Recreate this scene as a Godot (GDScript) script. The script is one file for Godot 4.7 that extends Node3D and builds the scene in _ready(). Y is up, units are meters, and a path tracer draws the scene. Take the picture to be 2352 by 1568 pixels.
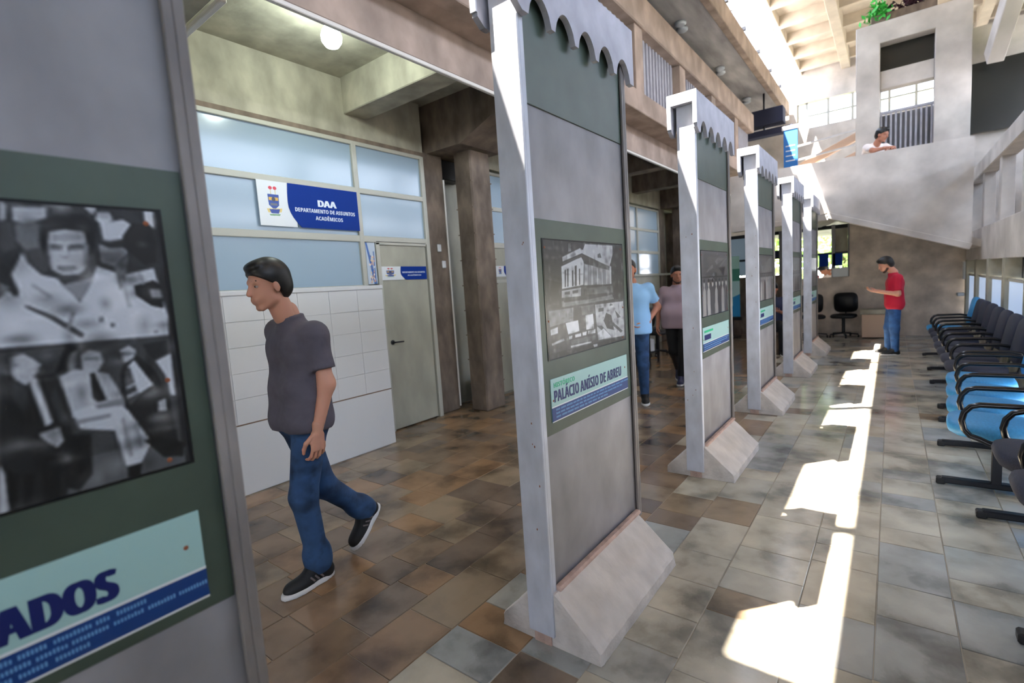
extends Node3D
# A concrete atrium with a row of exhibition stands, people walking, waiting benches and sun falling through a roof slot.

const SUN_DIR := Vector3(0.30, -1.0, -0.33)
var M := {}
var rng := RandomNumberGenerator.new()
var used_names := {}
var bold_font: Font

func _ready() -> void:
	rng.seed = 77
	# ---- camera ----
	var cam := Camera3D.new()
	cam.name = "camera"
	cam.fov = 68.863
	cam.near = 0.05
	cam.far = 300.0
	cam.position = Vector3(0, 1.5, 0)
	cam.basis = Basis(Vector3.UP, deg_to_rad(37.518)) * Basis(Vector3.RIGHT, deg_to_rad(-5.950)) * Basis(Vector3.BACK, deg_to_rad(-3.806))
	var lens := CameraAttributesPhysical.new()
	lens.frustum_focal_length = 17.502
	lens.frustum_focus_distance = 2.7
	lens.exposure_aperture = 2.2
	cam.attributes = lens
	cam.current = true
	add_child(cam)
	# ---- sky, exposure ----
	var env := Environment.new()
	var sky := Sky.new()
	var pm := ProceduralSkyMaterial.new()
	pm.sky_top_color = Color(0.74, 0.82, 0.94)
	pm.sky_horizon_color = Color(0.96, 0.97, 1.0)
	pm.ground_bottom_color = Color(0.42, 0.40, 0.36)
	pm.ground_horizon_color = Color(0.70, 0.70, 0.68)
	pm.sun_angle_max = 1.0
	pm.energy_multiplier = 1.0
	sky.sky_material = pm
	env.background_mode = Environment.BG_SKY
	env.sky = sky
	env.background_energy_multiplier = 6.5
	env.tonemap_mode = Environment.TONE_MAPPER_LINEAR
	env.tonemap_exposure = 2.75
	env.sdfgi_enabled = true
	env.ssao_enabled = true
	env.ssil_enabled = true
	var we := WorldEnvironment.new()
	we.name = "world_environment"
	we.environment = env
	add_child(we)
	# ---- sun ----
	var sun := DirectionalLight3D.new()
	sun.name = "sun"
	sun.light_color = Color(1.0, 0.96, 0.90)
	sun.light_energy = 11.0
	sun.light_angular_distance = 0.55
	sun.shadow_enabled = true
	sun.basis = Basis.looking_at(SUN_DIR.normalized(), Vector3.UP)
	add_child(sun)
	# ---- the rest ----
	make_fonts()
	make_materials()
	build_floor()
	build_shell()
	build_mezzanine()
	build_offices()
	build_far_end()
	build_wall_right()
	build_roof()
	build_outdoors()
	build_stands()
	build_small_things()
	build_benches()
	build_people()

# ------------------------------------------------------------------ nodes
func numbered(called: String) -> String:
	var n: int = used_names.get(called, 0)
	used_names[called] = n + 1
	return called if n == 0 else "%s_%03d" % [called, n]

func thing(called: String, label: String, category: String, at := Vector3.ZERO, turn := 0.0, group := "") -> Node3D:
	var o := Node3D.new()
	o.name = numbered(called)
	add_child(o)
	o.position = at
	o.rotation.y = turn
	tag(o, label, category, group)
	return o

func tag(o: Node, label: String, category: String, group := "") -> void:
	o.set_meta("label", label)
	o.set_meta("category", category)
	if group != "":
		o.set_meta("group", group)

func setting(called: String, at := Vector3.ZERO) -> Node3D:
	var o := Node3D.new()
	o.name = called
	add_child(o)
	o.position = at
	o.set_meta("kind", "structure")
	return o

func part(parent: Node, called: String, mb, m: Material, xf := Transform3D.IDENTITY) -> MeshInstance3D:
	var o := MeshInstance3D.new()
	o.name = called
	o.mesh = mb.mesh() if mb is MB else mb
	o.material_override = m
	o.transform = xf
	parent.add_child(o, true)
	return o

func top(called: String, mb, m: Material, label: String, category: String, group := "", xf := Transform3D.IDENTITY) -> MeshInstance3D:
	var o := part(self, numbered(called), mb, m, xf)
	tag(o, label, category, group)
	return o

func struct(called: String, mb, m: Material) -> MeshInstance3D:
	var o := part(self, called, mb, m)
	o.set_meta("kind", "structure")
	return o

# ------------------------------------------------------------------ mesh builder
class MB:
	var v := PackedVector3Array()
	var n := PackedVector3Array()
	var uv := PackedVector2Array()
	var ix := PackedInt32Array()

	func mesh() -> ArrayMesh:
		var a := []
		a.resize(Mesh.ARRAY_MAX)
		a[Mesh.ARRAY_VERTEX] = v
		a[Mesh.ARRAY_NORMAL] = n
		a[Mesh.ARRAY_TEX_UV] = uv
		a[Mesh.ARRAY_INDEX] = ix
		var am := ArrayMesh.new()
		am.add_surface_from_arrays(Mesh.PRIMITIVE_TRIANGLES, a)
		return am

	func vert(p: Vector3, nn: Vector3, t := Vector2.ZERO) -> int:
		v.append(p)
		n.append(nn)
		uv.append(t)
		return v.size() - 1

	# corners counter-clockwise as seen from outside
	func quad(a: Vector3, b: Vector3, c: Vector3, d: Vector3, ta := Vector2(0, 1), tb := Vector2(1, 1), tc := Vector2(1, 0), td := Vector2(0, 0)) -> void:
		var nn := (c - a).cross(d - b).normalized()
		var i := vert(a, nn, ta)
		vert(b, nn, tb)
		vert(c, nn, tc)
		vert(d, nn, td)
		ix.append_array([i, i + 2, i + 1, i, i + 3, i + 2])

	func tri(a: Vector3, b: Vector3, c: Vector3) -> void:
		var nn := (b - a).cross(c - a).normalized()
		var i := vert(a, nn)
		vert(b, nn)
		vert(c, nn)
		ix.append_array([i, i + 2, i + 1])

	func box(c: Vector3, s: Vector3, bev := 0.0, b := Basis.IDENTITY) -> MB:
		var h := s * 0.5
		bev = minf(bev, minf(h.x, minf(h.y, h.z)) * 0.9)
		var f := func(x: float, y: float, z: float) -> Vector3: return c + b * Vector3(x * h.x, y * h.y, z * h.z)
		if bev <= 0.0:
			for ax in 3:
				for s1: float in [-1.0, 1.0]:
					_face(c, b, h, ax, s1, Vector3.ZERO)
			return self
		var e := Vector3(bev, bev, bev)
		for ax in 3:
			for s1: float in [-1.0, 1.0]:
				_face(c, b, h, ax, s1, e)
		for ax in 3:
			var a1 := (ax + 1) % 3
			var a2 := (ax + 2) % 3
			for s1: float in [-1.0, 1.0]:
				for s2: float in [-1.0, 1.0]:
					var p := []
					for q in [[0, -1.0], [1, -1.0], [1, 1.0], [0, 1.0]]:
						var r := Vector3.ZERO
						r[ax] = q[1] * (h[ax] - bev)
						r[a1] = s1 * (h[a1] - (bev if q[0] == 1 else 0.0))
						r[a2] = s2 * (h[a2] - (0.0 if q[0] == 1 else bev))
						p.append(r)
					_out(c, b, p)
		for sx: float in [-1.0, 1.0]:
			for sy: float in [-1.0, 1.0]:
				for sz: float in [-1.0, 1.0]:
					var q1 := Vector3(sx * h.x, sy * (h.y - bev), sz * (h.z - bev))
					var q2 := Vector3(sx * (h.x - bev), sy * h.y, sz * (h.z - bev))
					var q3 := Vector3(sx * (h.x - bev), sy * (h.y - bev), sz * h.z)
					if (q2 - q1).cross(q3 - q1).dot(q1) > 0:
						tri(c + b * q1, c + b * q2, c + b * q3)
					else:
						tri(c + b * q1, c + b * q3, c + b * q2)
		return self

	func _out(c: Vector3, b: Basis, p: Array) -> void:
		var nn: Vector3 = (p[2] - p[0]).cross(p[3] - p[1])
		if nn.dot(p[0] + p[2]) > 0:
			quad(c + b * p[0], c + b * p[1], c + b * p[2], c + b * p[3])
		else:
			quad(c + b * p[3], c + b * p[2], c + b * p[1], c + b * p[0])

	func _face(c: Vector3, b: Basis, h: Vector3, ax: int, s: float, e: Vector3) -> void:
		var a1 := (ax + 1) % 3
		var a2 := (ax + 2) % 3
		var p := []
		for q in [[-1.0, -1.0], [1.0, -1.0], [1.0, 1.0], [-1.0, 1.0]]:
			var r := Vector3.ZERO
			r[ax] = s * h[ax]
			r[a1] = q[0] * (h[a1] - e[a1])
			r[a2] = q[1] * (h[a2] - e[a2])
			p.append(r)
		_out(c, b, p)

	# box between two corners
	func span(a: Vector3, d: Vector3, bev := 0.0) -> MB:
		return box((a + d) * 0.5, (d - a).abs(), bev)

	# a bar of rectangular section from p to q
	func bar(p: Vector3, q: Vector3, w: float, t: float, bev := 0.0, up := Vector3.UP) -> MB:
		var z := (q - p).normalized()
		var x := up.cross(z)
		if x.length() < 0.01:
			x = Vector3.RIGHT
		x = x.normalized()
		return box((p + q) * 0.5, Vector3(w, t, p.distance_to(q)), bev, Basis(x, z.cross(x), z))

	# polygon in the frame's xy plane pushed along its z by depth (both caps)
	func prism(poly: PackedVector2Array, fr: Transform3D, depth: float) -> MB:
		if Geometry2D.is_polygon_clockwise(poly):
			poly = poly.duplicate()
			poly.reverse()
		var t := Geometry2D.triangulate_polygon(poly)
		var lo := poly[0]
		var hi := poly[0]
		for p in poly:
			lo = lo.min(p)
			hi = hi.max(p)
		var ex := (hi - lo).max(Vector2(0.0001, 0.0001))
		for side in 2:
			var z := depth if side == 1 else 0.0
			var nn := (fr.basis.z * (1.0 if side == 1 else -1.0)).normalized()
			var base := v.size()
			for p in poly:
				vert(fr * Vector3(p.x, p.y, z), nn, Vector2((p.x - lo.x) / ex.x, 1.0 - (p.y - lo.y) / ex.y))
			for i in range(0, t.size(), 3):
				var a := poly[t[i]]
				var ccw := (poly[t[i + 1]] - a).cross(poly[t[i + 2]] - a) > 0
				if ccw == (side == 1):
					ix.append_array([base + t[i], base + t[i + 2], base + t[i + 1]])
				else:
					ix.append_array([base + t[i], base + t[i + 1], base + t[i + 2]])
		for i in poly.size():
			var a := poly[i]
			var d := poly[(i + 1) % poly.size()]
			quad(fr * Vector3(a.x, a.y, 0), fr * Vector3(d.x, d.y, 0), fr * Vector3(d.x, d.y, depth), fr * Vector3(a.x, a.y, depth))
		return self

	func tube(path: PackedVector3Array, r: float, seg := 8, closed := false) -> MB:
		var rings := []
		var m := path.size()
		var side := Vector3.ZERO
		for i in m:
			var d: Vector3
			if closed:
				d = path[(i + 1) % m] - path[(i - 1 + m) % m]
			else:
				d = path[mini(i + 1, m - 1)] - path[maxi(i - 1, 0)]
			d = d.normalized()
			if side == Vector3.ZERO:
				side = d.cross(Vector3.UP if absf(d.y) < 0.9 else Vector3.RIGHT).normalized()
			side = (side - d * side.dot(d)).normalized()
			var up := d.cross(side)
			var ring := []
			for k in seg:
				var a := TAU * k / seg
				var o := side * cos(a) + up * sin(a)
				ring.append(vert(path[i] + o * r, o, Vector2(float(k) / seg, float(i) / m)))
			rings.append(ring)
		for i in (m if closed else m - 1):
			var r0: Array = rings[i]
			var r1: Array = rings[(i + 1) % m]
			for k in seg:
				var k2 := (k + 1) % seg
				ix.append_array([r0[k], r1[k2], r0[k2], r0[k], r1[k], r1[k2]])
		if not closed:
			for e in 2:
				var i := 0 if e == 0 else m - 1
				var d := (path[0] - path[1]).normalized() if e == 0 else (path[m - 1] - path[m - 2]).normalized()
				var c := vert(path[i], d)
				var b := v.size()
				for k in seg:
					vert(v[rings[i][k]], d)
				for k in seg:
					if e == 0:
						ix.append_array([c, b + k, b + (k + 1) % seg])
					else:
						ix.append_array([c, b + (k + 1) % seg, b + k])
		return self

	# profile of (radius, height) turned round the y axis of fr
	func lathe(profile: PackedVector2Array, seg := 20, fr := Transform3D.IDENTITY) -> MB:
		var m := profile.size()
		if profile[m - 1].y < profile[0].y:
			profile = profile.duplicate()
			profile.reverse()
		var base := v.size()
		for i in m:
			var d := profile[mini(i + 1, m - 1)] - profile[maxi(i - 1, 0)]
			var nn := Vector2(d.y, -d.x).normalized()
			for k in seg + 1:
				var a := TAU * k / seg
				vert(fr * Vector3(cos(a) * profile[i].x, profile[i].y, sin(a) * profile[i].x), (fr.basis * Vector3(cos(a) * nn.x, nn.y, sin(a) * nn.x)).normalized(), Vector2(float(k) / seg, float(i) / m))
		for i in m - 1:
			for k in seg:
				var a := base + i * (seg + 1) + k
				var b := a + seg + 1
				ix.append_array([a, a + 1, b + 1, a, b + 1, b])
		return self

	func sphere(c: Vector3, r: Vector3, seg := 16) -> MB:
		var p := PackedVector2Array()
		for i in seg / 2 + 1:
			var a := -PI / 2 + PI * i / (seg / 2)
			p.append(Vector2(maxf(cos(a), 0.0001), sin(a)))
		return lathe(p, seg, Transform3D(Basis.from_scale(r), c))

# ------------------------------------------------------------------ flat prints
class Art:
	var im: Image
	func _init(w: int, h: int, c: Color) -> void:
		im = Image.create_empty(w, h, false, Image.FORMAT_RGB8)
		im.fill(c)
	func poly(p: PackedVector2Array, c: Color) -> void:
		var y0 := 1e9
		var y1 := -1e9
		for q in p:
			y0 = minf(y0, q.y)
			y1 = maxf(y1, q.y)
		for y in range(maxi(0, int(y0)), mini(im.get_height() - 1, int(y1)) + 1):
			var xs := []
			for i in p.size():
				var a := p[i]
				var b := p[(i + 1) % p.size()]
				var yy := y + 0.5
				if (a.y <= yy) != (b.y <= yy):
					xs.append(a.x + (yy - a.y) / (b.y - a.y) * (b.x - a.x))
			xs.sort()
			for k in range(0, xs.size() - 1, 2):
				var x0 := maxi(0, int(round(xs[k])))
				var x1 := mini(im.get_width(), int(round(xs[k + 1])))
				if x1 > x0:
					im.fill_rect(Rect2i(x0, y, x1 - x0, 1), c)
	func ell(cx: float, cy: float, rx: float, ry: float, c: Color) -> void:
		var p := PackedVector2Array()
		for k in 24:
			p.append(Vector2(cx + cos(TAU * k / 24) * rx, cy + sin(TAU * k / 24) * ry))
		poly(p, c)
	func rect(x: float, y: float, w: float, h: float, c: Color) -> void:
		im.fill_rect(Rect2i(int(x), int(y), int(w), int(h)), c)
	func soften(f: float) -> void:
		var w := im.get_width()
		var h := im.get_height()
		im.resize(maxi(1, int(w / f)), maxi(1, int(h / f)), Image.INTERPOLATE_LANCZOS)
		im.resize(w, h, Image.INTERPOLATE_CUBIC)
	func grain(s: int, amount: float) -> void:
		var r := RandomNumberGenerator.new()
		r.seed = s
		for i in 2600:
			var x := r.randi() % im.get_width()
			var y := r.randi() % im.get_height()
			var c := im.get_pixel(x, y)
			var d := (r.randf() - 0.5) * amount
			im.fill_rect(Rect2i(x, y, 3, 2), Color(clampf(c.r + d, 0, 1), clampf(c.g + d, 0, 1), clampf(c.b + d, 0, 1)))
	func mottle(s: int, count: int, amount: float) -> void:
		# soft blotches of tone, as old prints have
		var r := RandomNumberGenerator.new()
		r.seed = s
		var b := []
		for tone: float in [0.0, 1.0]:
			var k := Image.create_empty(64, 64, false, Image.FORMAT_RGBA8)
			for y in 64:
				for x in 64:
					var d := Vector2(x - 31.5, y - 31.5).length() / 31.5
					k.set_pixel(x, y, Color(tone, tone, tone, amount * (0.55 if tone > 0.5 else 1.0) * pow(maxf(0.0, 1.0 - d), 1.3)))
			b.append(k)
		im.convert(Image.FORMAT_RGBA8)
		for i in count:
			var k: Image = b[r.randi() % 2].duplicate()
			k.resize(r.randi_range(24, 110), r.randi_range(20, 90), Image.INTERPOLATE_BILINEAR)
			im.blend_rect(k, Rect2i(0, 0, k.get_width(), k.get_height()), Vector2i(r.randi_range(-40, im.get_width() - 20), r.randi_range(-40, im.get_height() - 20)))
		im.convert(Image.FORMAT_RGB8)
	func tex() -> ImageTexture:
		return ImageTexture.create_from_image(im)

# ------------------------------------------------------------------ materials
func noise_tex(s: int, freq: float, lo: float, hi: float, size := 512, octaves := 5, kind := FastNoiseLite.TYPE_SIMPLEX_SMOOTH, warp := 0.0, mid := -1.0) -> NoiseTexture2D:
	var f := FastNoiseLite.new()
	f.seed = s
	f.noise_type = kind
	f.frequency = freq
	f.fractal_octaves = octaves
	if warp > 0.0:
		f.domain_warp_enabled = true
		f.domain_warp_amplitude = warp
		f.domain_warp_frequency = freq * 0.8
	var t := NoiseTexture2D.new()
	t.width = size
	t.height = size
	t.seamless = true
	t.noise = f
	var g := Gradient.new()
	g.set_color(0, Color(lo, lo, lo))
	g.set_color(1, Color(hi, hi, hi))
	if mid >= 0.0:
		g.add_point(0.42, Color(mid, mid, mid))
	t.color_ramp = g
	return t

func plain(c: Color, rough := 0.7, metal := 0.0, spec := 0.5) -> StandardMaterial3D:
	var m := StandardMaterial3D.new()
	m.albedo_color = c
	m.roughness = rough
	m.metallic = metal
	m.metallic_specular = spec
	return m

func textured(c: Color, t: Texture2D, per_metre: Vector3, rough := 0.8, bump: Texture2D = null, depth := 0.2) -> StandardMaterial3D:
	var m := plain(c, rough)
	m.albedo_texture = t
	m.uv1_triplanar = true
	m.uv1_world_triplanar = true
	m.uv1_scale = per_metre
	if bump:
		m.heightmap_enabled = true
		m.heightmap_texture = bump
		m.heightmap_scale = depth
	return m

func c8(r: int, g: int, b: int) -> Color:
	return Color(r / 255.0, g / 255.0, b / 255.0)

func make_fonts() -> void:
	var f := SystemFont.new()
	f.font_names = PackedStringArray(["Droid Sans"])
	f.font_weight = 700
	bold_font = f

func make_materials() -> void:
	var cloud := noise_tex(3, 0.006, 0.80, 1.0)
	var streak := noise_tex(8, 0.010, 0.72, 1.0, 512, 5, FastNoiseLite.TYPE_SIMPLEX_SMOOTH, 20.0)
	var fine := noise_tex(5, 0.05, 0.35, 1.0, 512, 4)
	var soft := noise_tex(12, 0.008, 0.86, 1.0)
	M.concrete = textured(c8(204, 190, 180), streak, Vector3(0.5, 0.35, 0.5), 0.85, fine, 0.15)
	M.concrete_pale = textured(c8(212, 206, 200), cloud, Vector3(0.4, 0.4, 0.4), 0.85, fine, 0.12)
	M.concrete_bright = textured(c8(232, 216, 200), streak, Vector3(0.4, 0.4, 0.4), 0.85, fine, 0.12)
	M.concrete_pink = textured(c8(182, 162, 149), streak, Vector3(0.4, 0.3, 0.4), 0.85, fine, 0.12)
	M.concrete_cream = textured(c8(188, 183, 164), streak, Vector3(0.5, 0.3, 0.5), 0.85, fine, 0.15)
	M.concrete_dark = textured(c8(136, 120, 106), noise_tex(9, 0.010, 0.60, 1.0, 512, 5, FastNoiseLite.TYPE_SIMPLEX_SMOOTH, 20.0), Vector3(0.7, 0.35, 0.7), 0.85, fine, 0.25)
	M.soffit = textured(c8(190, 187, 188), streak, Vector3(0.6, 0.6, 0.12), 0.9)
	M.roof_cream = textured(c8(216, 205, 188), soft, Vector3(0.4, 0.4, 0.4), 0.9)
	M.panel_grey = textured(c8(148, 146, 151), cloud, Vector3(0.9, 0.6, 0.9), 0.55, fine, 0.03)
	M.post_paint = textured(c8(204, 208, 220), soft, Vector3(1.6, 0.8, 1.6), 0.45)
	M.canopy_grey = textured(c8(168, 168, 178), soft, Vector3(1.2, 1.2, 1.2), 0.6)
	M.board_green = textured(c8(66, 79, 68), soft, Vector3(1.0, 1.0, 1.0), 0.42)
	M.foot_cement = textured(c8(224, 216, 210), cloud, Vector3(1.5, 1.5, 1.5), 0.85, fine, 0.35)
	M.foot_mortar = textured(c8(212, 182, 169), cloud, Vector3(3, 3, 3), 0.9, fine, 0.5)
	M.frame_cream = plain(c8(172, 171, 160), 0.5)
	M.door_cream = textured(c8(170, 168, 152), soft, Vector3(0.6, 0.3, 0.6), 0.5)
	M.white_tile = plain(c8(206, 207, 208), 0.32)
	M.white_paint = textured(c8(208, 209, 211), soft, Vector3(0.7, 0.7, 0.7), 0.55)
	M.grout = plain(c8(158, 144, 126), 0.8)
	M.black = plain(c8(22, 22, 24), 0.5)
	M.black_gloss = plain(c8(20, 20, 23), 0.25)
	M.dark_metal = plain(c8(30, 31, 36), 0.4, 0.4)
	M.dark_void = plain(c8(34, 34, 36), 0.8)
	M.steel = plain(c8(170, 172, 176), 0.35, 0.8)
	M.rust = plain(c8(130, 74, 44), 0.8)
	M.rust_seam = plain(c8(120, 96, 78), 0.9)
	M.post_shaded = textured(c8(132, 126, 124), cloud, Vector3(2, 1, 2), 0.6)  # darker post colour, with the shade on the far post put into it
	M.pipe = plain(c8(208, 204, 198), 0.5)
	M.navy_fabric = textured(c8(66, 70, 92), fine, Vector3(8, 8, 8), 0.8)
	M.blue_fabric = textured(c8(64, 156, 214), noise_tex(21, 0.03, 0.85, 1.0, 256, 3), Vector3(6, 6, 6), 0.55)
	M.plaque_mint = plain(c8(150, 184, 182), 0.35)
	M.plaque_blue = plain(c8(10, 52, 112), 0.4)
	M.plaque_white = plain(c8(206, 210, 212), 0.4)
	M.sign_blue = plain(c8(4, 46, 128), 0.5, 0.0, 0.25)
	M.ink_navy = plain(c8(10, 24, 88), 0.4)
	M.ink_green = plain(c8(20, 160, 110), 0.4)
	M.ink_white = plain(c8(214, 222, 232), 0.5)
	M.ink_pale = plain(c8(90, 140, 190), 0.5)
	M.wood_pale = plain(c8(206, 176, 152), 0.6)
	M.pane_film = plain(c8(132, 148, 160), 0.16)
	M.pane_film.emission_enabled = true
	M.pane_film.emission = c8(168, 196, 220)
	M.pane_film.emission_energy_multiplier = 0.05  # faint glow put into the film for the light behind it
	M.glow_pane_right = plain(c8(170, 186, 206), 0.25)
	M.glow_pane_right.emission_enabled = true
	M.glow_pane_right.emission = c8(170, 190, 220)
	M.glow_pane_right.emission_energy_multiplier = 0.28  # glow put into these panes in place of daylight from behind
	M.clear_pane = plain(Color(0.9, 0.95, 1.0, 0.08), 0.03)
	M.clear_pane.transparency = BaseMaterial3D.TRANSPARENCY_ALPHA
	M.smoked_pane = plain(c8(40, 42, 40), 0.2)
	M.fixture = plain(c8(190, 196, 206), 0.4)
	M.bulb = plain(c8(255, 255, 255), 0.4)
	M.bulb.emission_enabled = true
	M.bulb.emission = Color(0.95, 1.0, 0.97)
	M.bulb.emission_energy_multiplier = 6.0
	M.leaf = plain(c8(164, 180, 128), 0.6)
	M.leaf.backlight_enabled = true
	M.leaf.backlight = c8(170, 196, 120)
	M.leaf_bright = plain(c8(60, 176, 70), 0.5)
	M.leaf_purple = plain(c8(58, 24, 42), 0.6)
	M.bark = plain(c8(90, 76, 60), 0.9)
	M.bounce_paving = plain(c8(188, 178, 162), 0.9)
	M.banner_blue = plain(c8(34, 104, 172), 0.6)
	M.mid_grey = plain(c8(128, 128, 132), 0.8)
	M.grass = textured(c8(112, 124, 66), fine, Vector3(0.6, 0.6, 0.6), 0.9)
	# stone slabs: one veined pattern, several stones
	var stone := noise_tex(31, 0.0045, 0.55, 1.08, 1024, 6, FastNoiseLite.TYPE_SIMPLEX_SMOOTH, 45.0, 0.90)
	var relief := noise_tex(37, 0.012, 0.2, 1.0, 512, 3)
	M.stones = []
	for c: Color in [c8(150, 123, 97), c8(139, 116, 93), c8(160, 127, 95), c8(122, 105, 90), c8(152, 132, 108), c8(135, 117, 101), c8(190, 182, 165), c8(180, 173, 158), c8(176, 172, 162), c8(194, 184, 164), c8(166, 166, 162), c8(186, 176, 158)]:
		var m := textured(c, stone, Vector3(0.42, 0.42, 0.42), 0.18, relief, 0.07)
		m.metallic_specular = 0.5
		M.stones.append(m)
	# people
	M.skin = plain(c8(206, 150, 126), 0.55)
	M.skin.subsurf_scatter_enabled = true
	M.skin.subsurf_scatter_strength = 0.1
	M.skin_tan = plain(c8(178, 120, 96), 0.55)
	M.hair = plain(c8(20, 18, 18), 0.45)
	M.brow = plain(c8(40, 30, 28), 0.7)
	M.beard = plain(c8(70, 50, 44), 0.8)
	M.lip = plain(c8(178, 104, 96), 0.5)
	M.eye = plain(c8(176, 160, 152), 0.4)
	M.shirt_grey = textured(c8(98, 93, 104), soft, Vector3(3, 3, 3), 0.9)
	M.shirt_blue = plain(c8(140, 184, 226), 0.85)
	M.shirt_mauve = plain(c8(176, 156, 168), 0.85)
	M.shirt_red = plain(c8(190, 20, 54), 0.8)
	M.shirt_white = plain(c8(236, 226, 222), 0.85)
	M.shirt_navy = plain(c8(40, 46, 72), 0.85)
	M.denim = textured(c8(50, 82, 124), noise_tex(41, 0.015, 0.45, 1.25, 256, 4), Vector3(1.6, 1.6, 1.6), 0.9)
	M.denim_mid = textured(c8(52, 98, 160), noise_tex(43, 0.015, 0.6, 1.1, 256, 4), Vector3(1.6, 1.6, 1.6), 0.9)
	M.trouser_black = plain(c8(26, 26, 28), 0.85)
	M.shoe_black = plain(c8(24, 24, 26), 0.6)
	M.shoe_navy = plain(c8(46, 46, 72), 0.7)
	M.sole = plain(c8(220, 220, 220), 0.6)
	M.shoe_grey = plain(c8(110, 100, 100), 0.7)

# ------------------------------------------------------------------ floor
func build_floor() -> void:
	var fl := setting("floor")
	var bed := MB.new()
	bed.span(Vector3(-7.6, -0.20, -17.0), Vector3(3.2, -0.0035, 6.0))
	part(fl, "grout_bed", bed, M.grout)
	var r := RandomNumberGenerator.new()
	r.seed = 411
	var slabs := []
	var x := -7.4
	while x < 2.8:
		var w: float = [0.24, 0.28, 0.31, 0.34, 0.27][r.randi() % 5]
		var z := 5.6 + r.randf() * 0.3
		while z > -16.8:
			var l: float = [0.20, 0.25, 0.29, 0.35, 0.43][r.randi() % 5]
			slabs.append([x, z - l, w, l])
			z -= l
		x += w
	# the ones that show largest become pieces of their own
	var rank := []
	for s in slabs:
		var c := Vector3(s[0] + s[2] * 0.5, 0, s[1] + s[3] * 0.5)
		var d := Vector3(c.x, -1.5, c.z)
		var dist := d.length()
		var inv := Basis(Vector3.UP, deg_to_rad(37.518)) * Basis(Vector3.RIGHT, deg_to_rad(-5.950)) * Basis(Vector3.BACK, deg_to_rad(-3.806))
		var q := inv.inverse() * d
		var seen := q.z < -0.2 and absf(q.x / q.z) < 1.08 and absf(q.y / q.z) < 0.74
		var area: float = s[2] * s[3] * 1.5 / (dist * dist * dist)
		rank.append([area if seen and c.x > -4.2 and c.x < 1.1 else area * 0.0001, s])
	rank.sort_custom(func(a, b): return a[0] > b[0])
	var rest := []
	for i in M.stones.size():
		rest.append(MB.new())
	for i in rank.size():
		var s: Array = rank[i][1]
		var cx: float = s[0] + s[2] * 0.5
		# browner, darker sandstone under the mezzanine, paler grey stone out in the hall
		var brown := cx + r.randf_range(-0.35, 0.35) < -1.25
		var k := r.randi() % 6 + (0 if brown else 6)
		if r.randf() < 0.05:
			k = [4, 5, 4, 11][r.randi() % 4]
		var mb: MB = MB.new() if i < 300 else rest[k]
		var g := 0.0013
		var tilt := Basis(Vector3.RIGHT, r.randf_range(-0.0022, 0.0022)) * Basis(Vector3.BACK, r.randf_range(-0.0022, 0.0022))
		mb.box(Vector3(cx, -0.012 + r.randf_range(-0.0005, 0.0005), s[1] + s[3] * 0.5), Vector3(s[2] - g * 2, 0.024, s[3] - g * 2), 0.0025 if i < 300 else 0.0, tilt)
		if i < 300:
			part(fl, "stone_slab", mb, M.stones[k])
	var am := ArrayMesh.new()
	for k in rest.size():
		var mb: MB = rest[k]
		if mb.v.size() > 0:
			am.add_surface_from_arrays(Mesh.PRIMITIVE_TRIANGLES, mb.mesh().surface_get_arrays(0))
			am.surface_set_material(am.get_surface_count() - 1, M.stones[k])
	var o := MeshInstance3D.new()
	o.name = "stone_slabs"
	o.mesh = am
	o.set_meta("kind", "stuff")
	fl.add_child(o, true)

# ------------------------------------------------------------------ outer shell
func build_shell() -> void:
	# rear wall with its entrance behind the camera, side wall with high windows beyond the gallery
	var b := MB.new()
	b.span(Vector3(-7.6, 0, 5.8), Vector3(-0.2, 8.2, 6.0))
	b.span(Vector3(1.0, 0, 5.8), Vector3(3.2, 8.2, 6.0))
	b.span(Vector3(-0.2, 2.3, 5.8), Vector3(1.0, 8.2, 6.0))
	struct("wall_rear", b, M.concrete_pale)
	var w := MB.new()
	w.span(Vector3(3.0, 1.70, -17), Vector3(3.2, 3.45, 6.0))
	w.span(Vector3(3.0, 3.75, -17), Vector3(3.2, 4.5, 6.0))
	w.span(Vector3(3.0, 5.2, -17), Vector3(3.2, 7.4, 6.0))
	for k in 8:
		w.span(Vector3(3.0, 0, -17 + k * 3.2), Vector3(3.2, 5.3, -16.6 + k * 3.2))
	struct("wall_side", w, M.concrete_pale)
	var l := MB.new()
	l.span(Vector3(-7.6, 0, -17), Vector3(-7.4, 6.3, 6.0))
	struct("wall_outer", l, M.concrete_pale)

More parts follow.
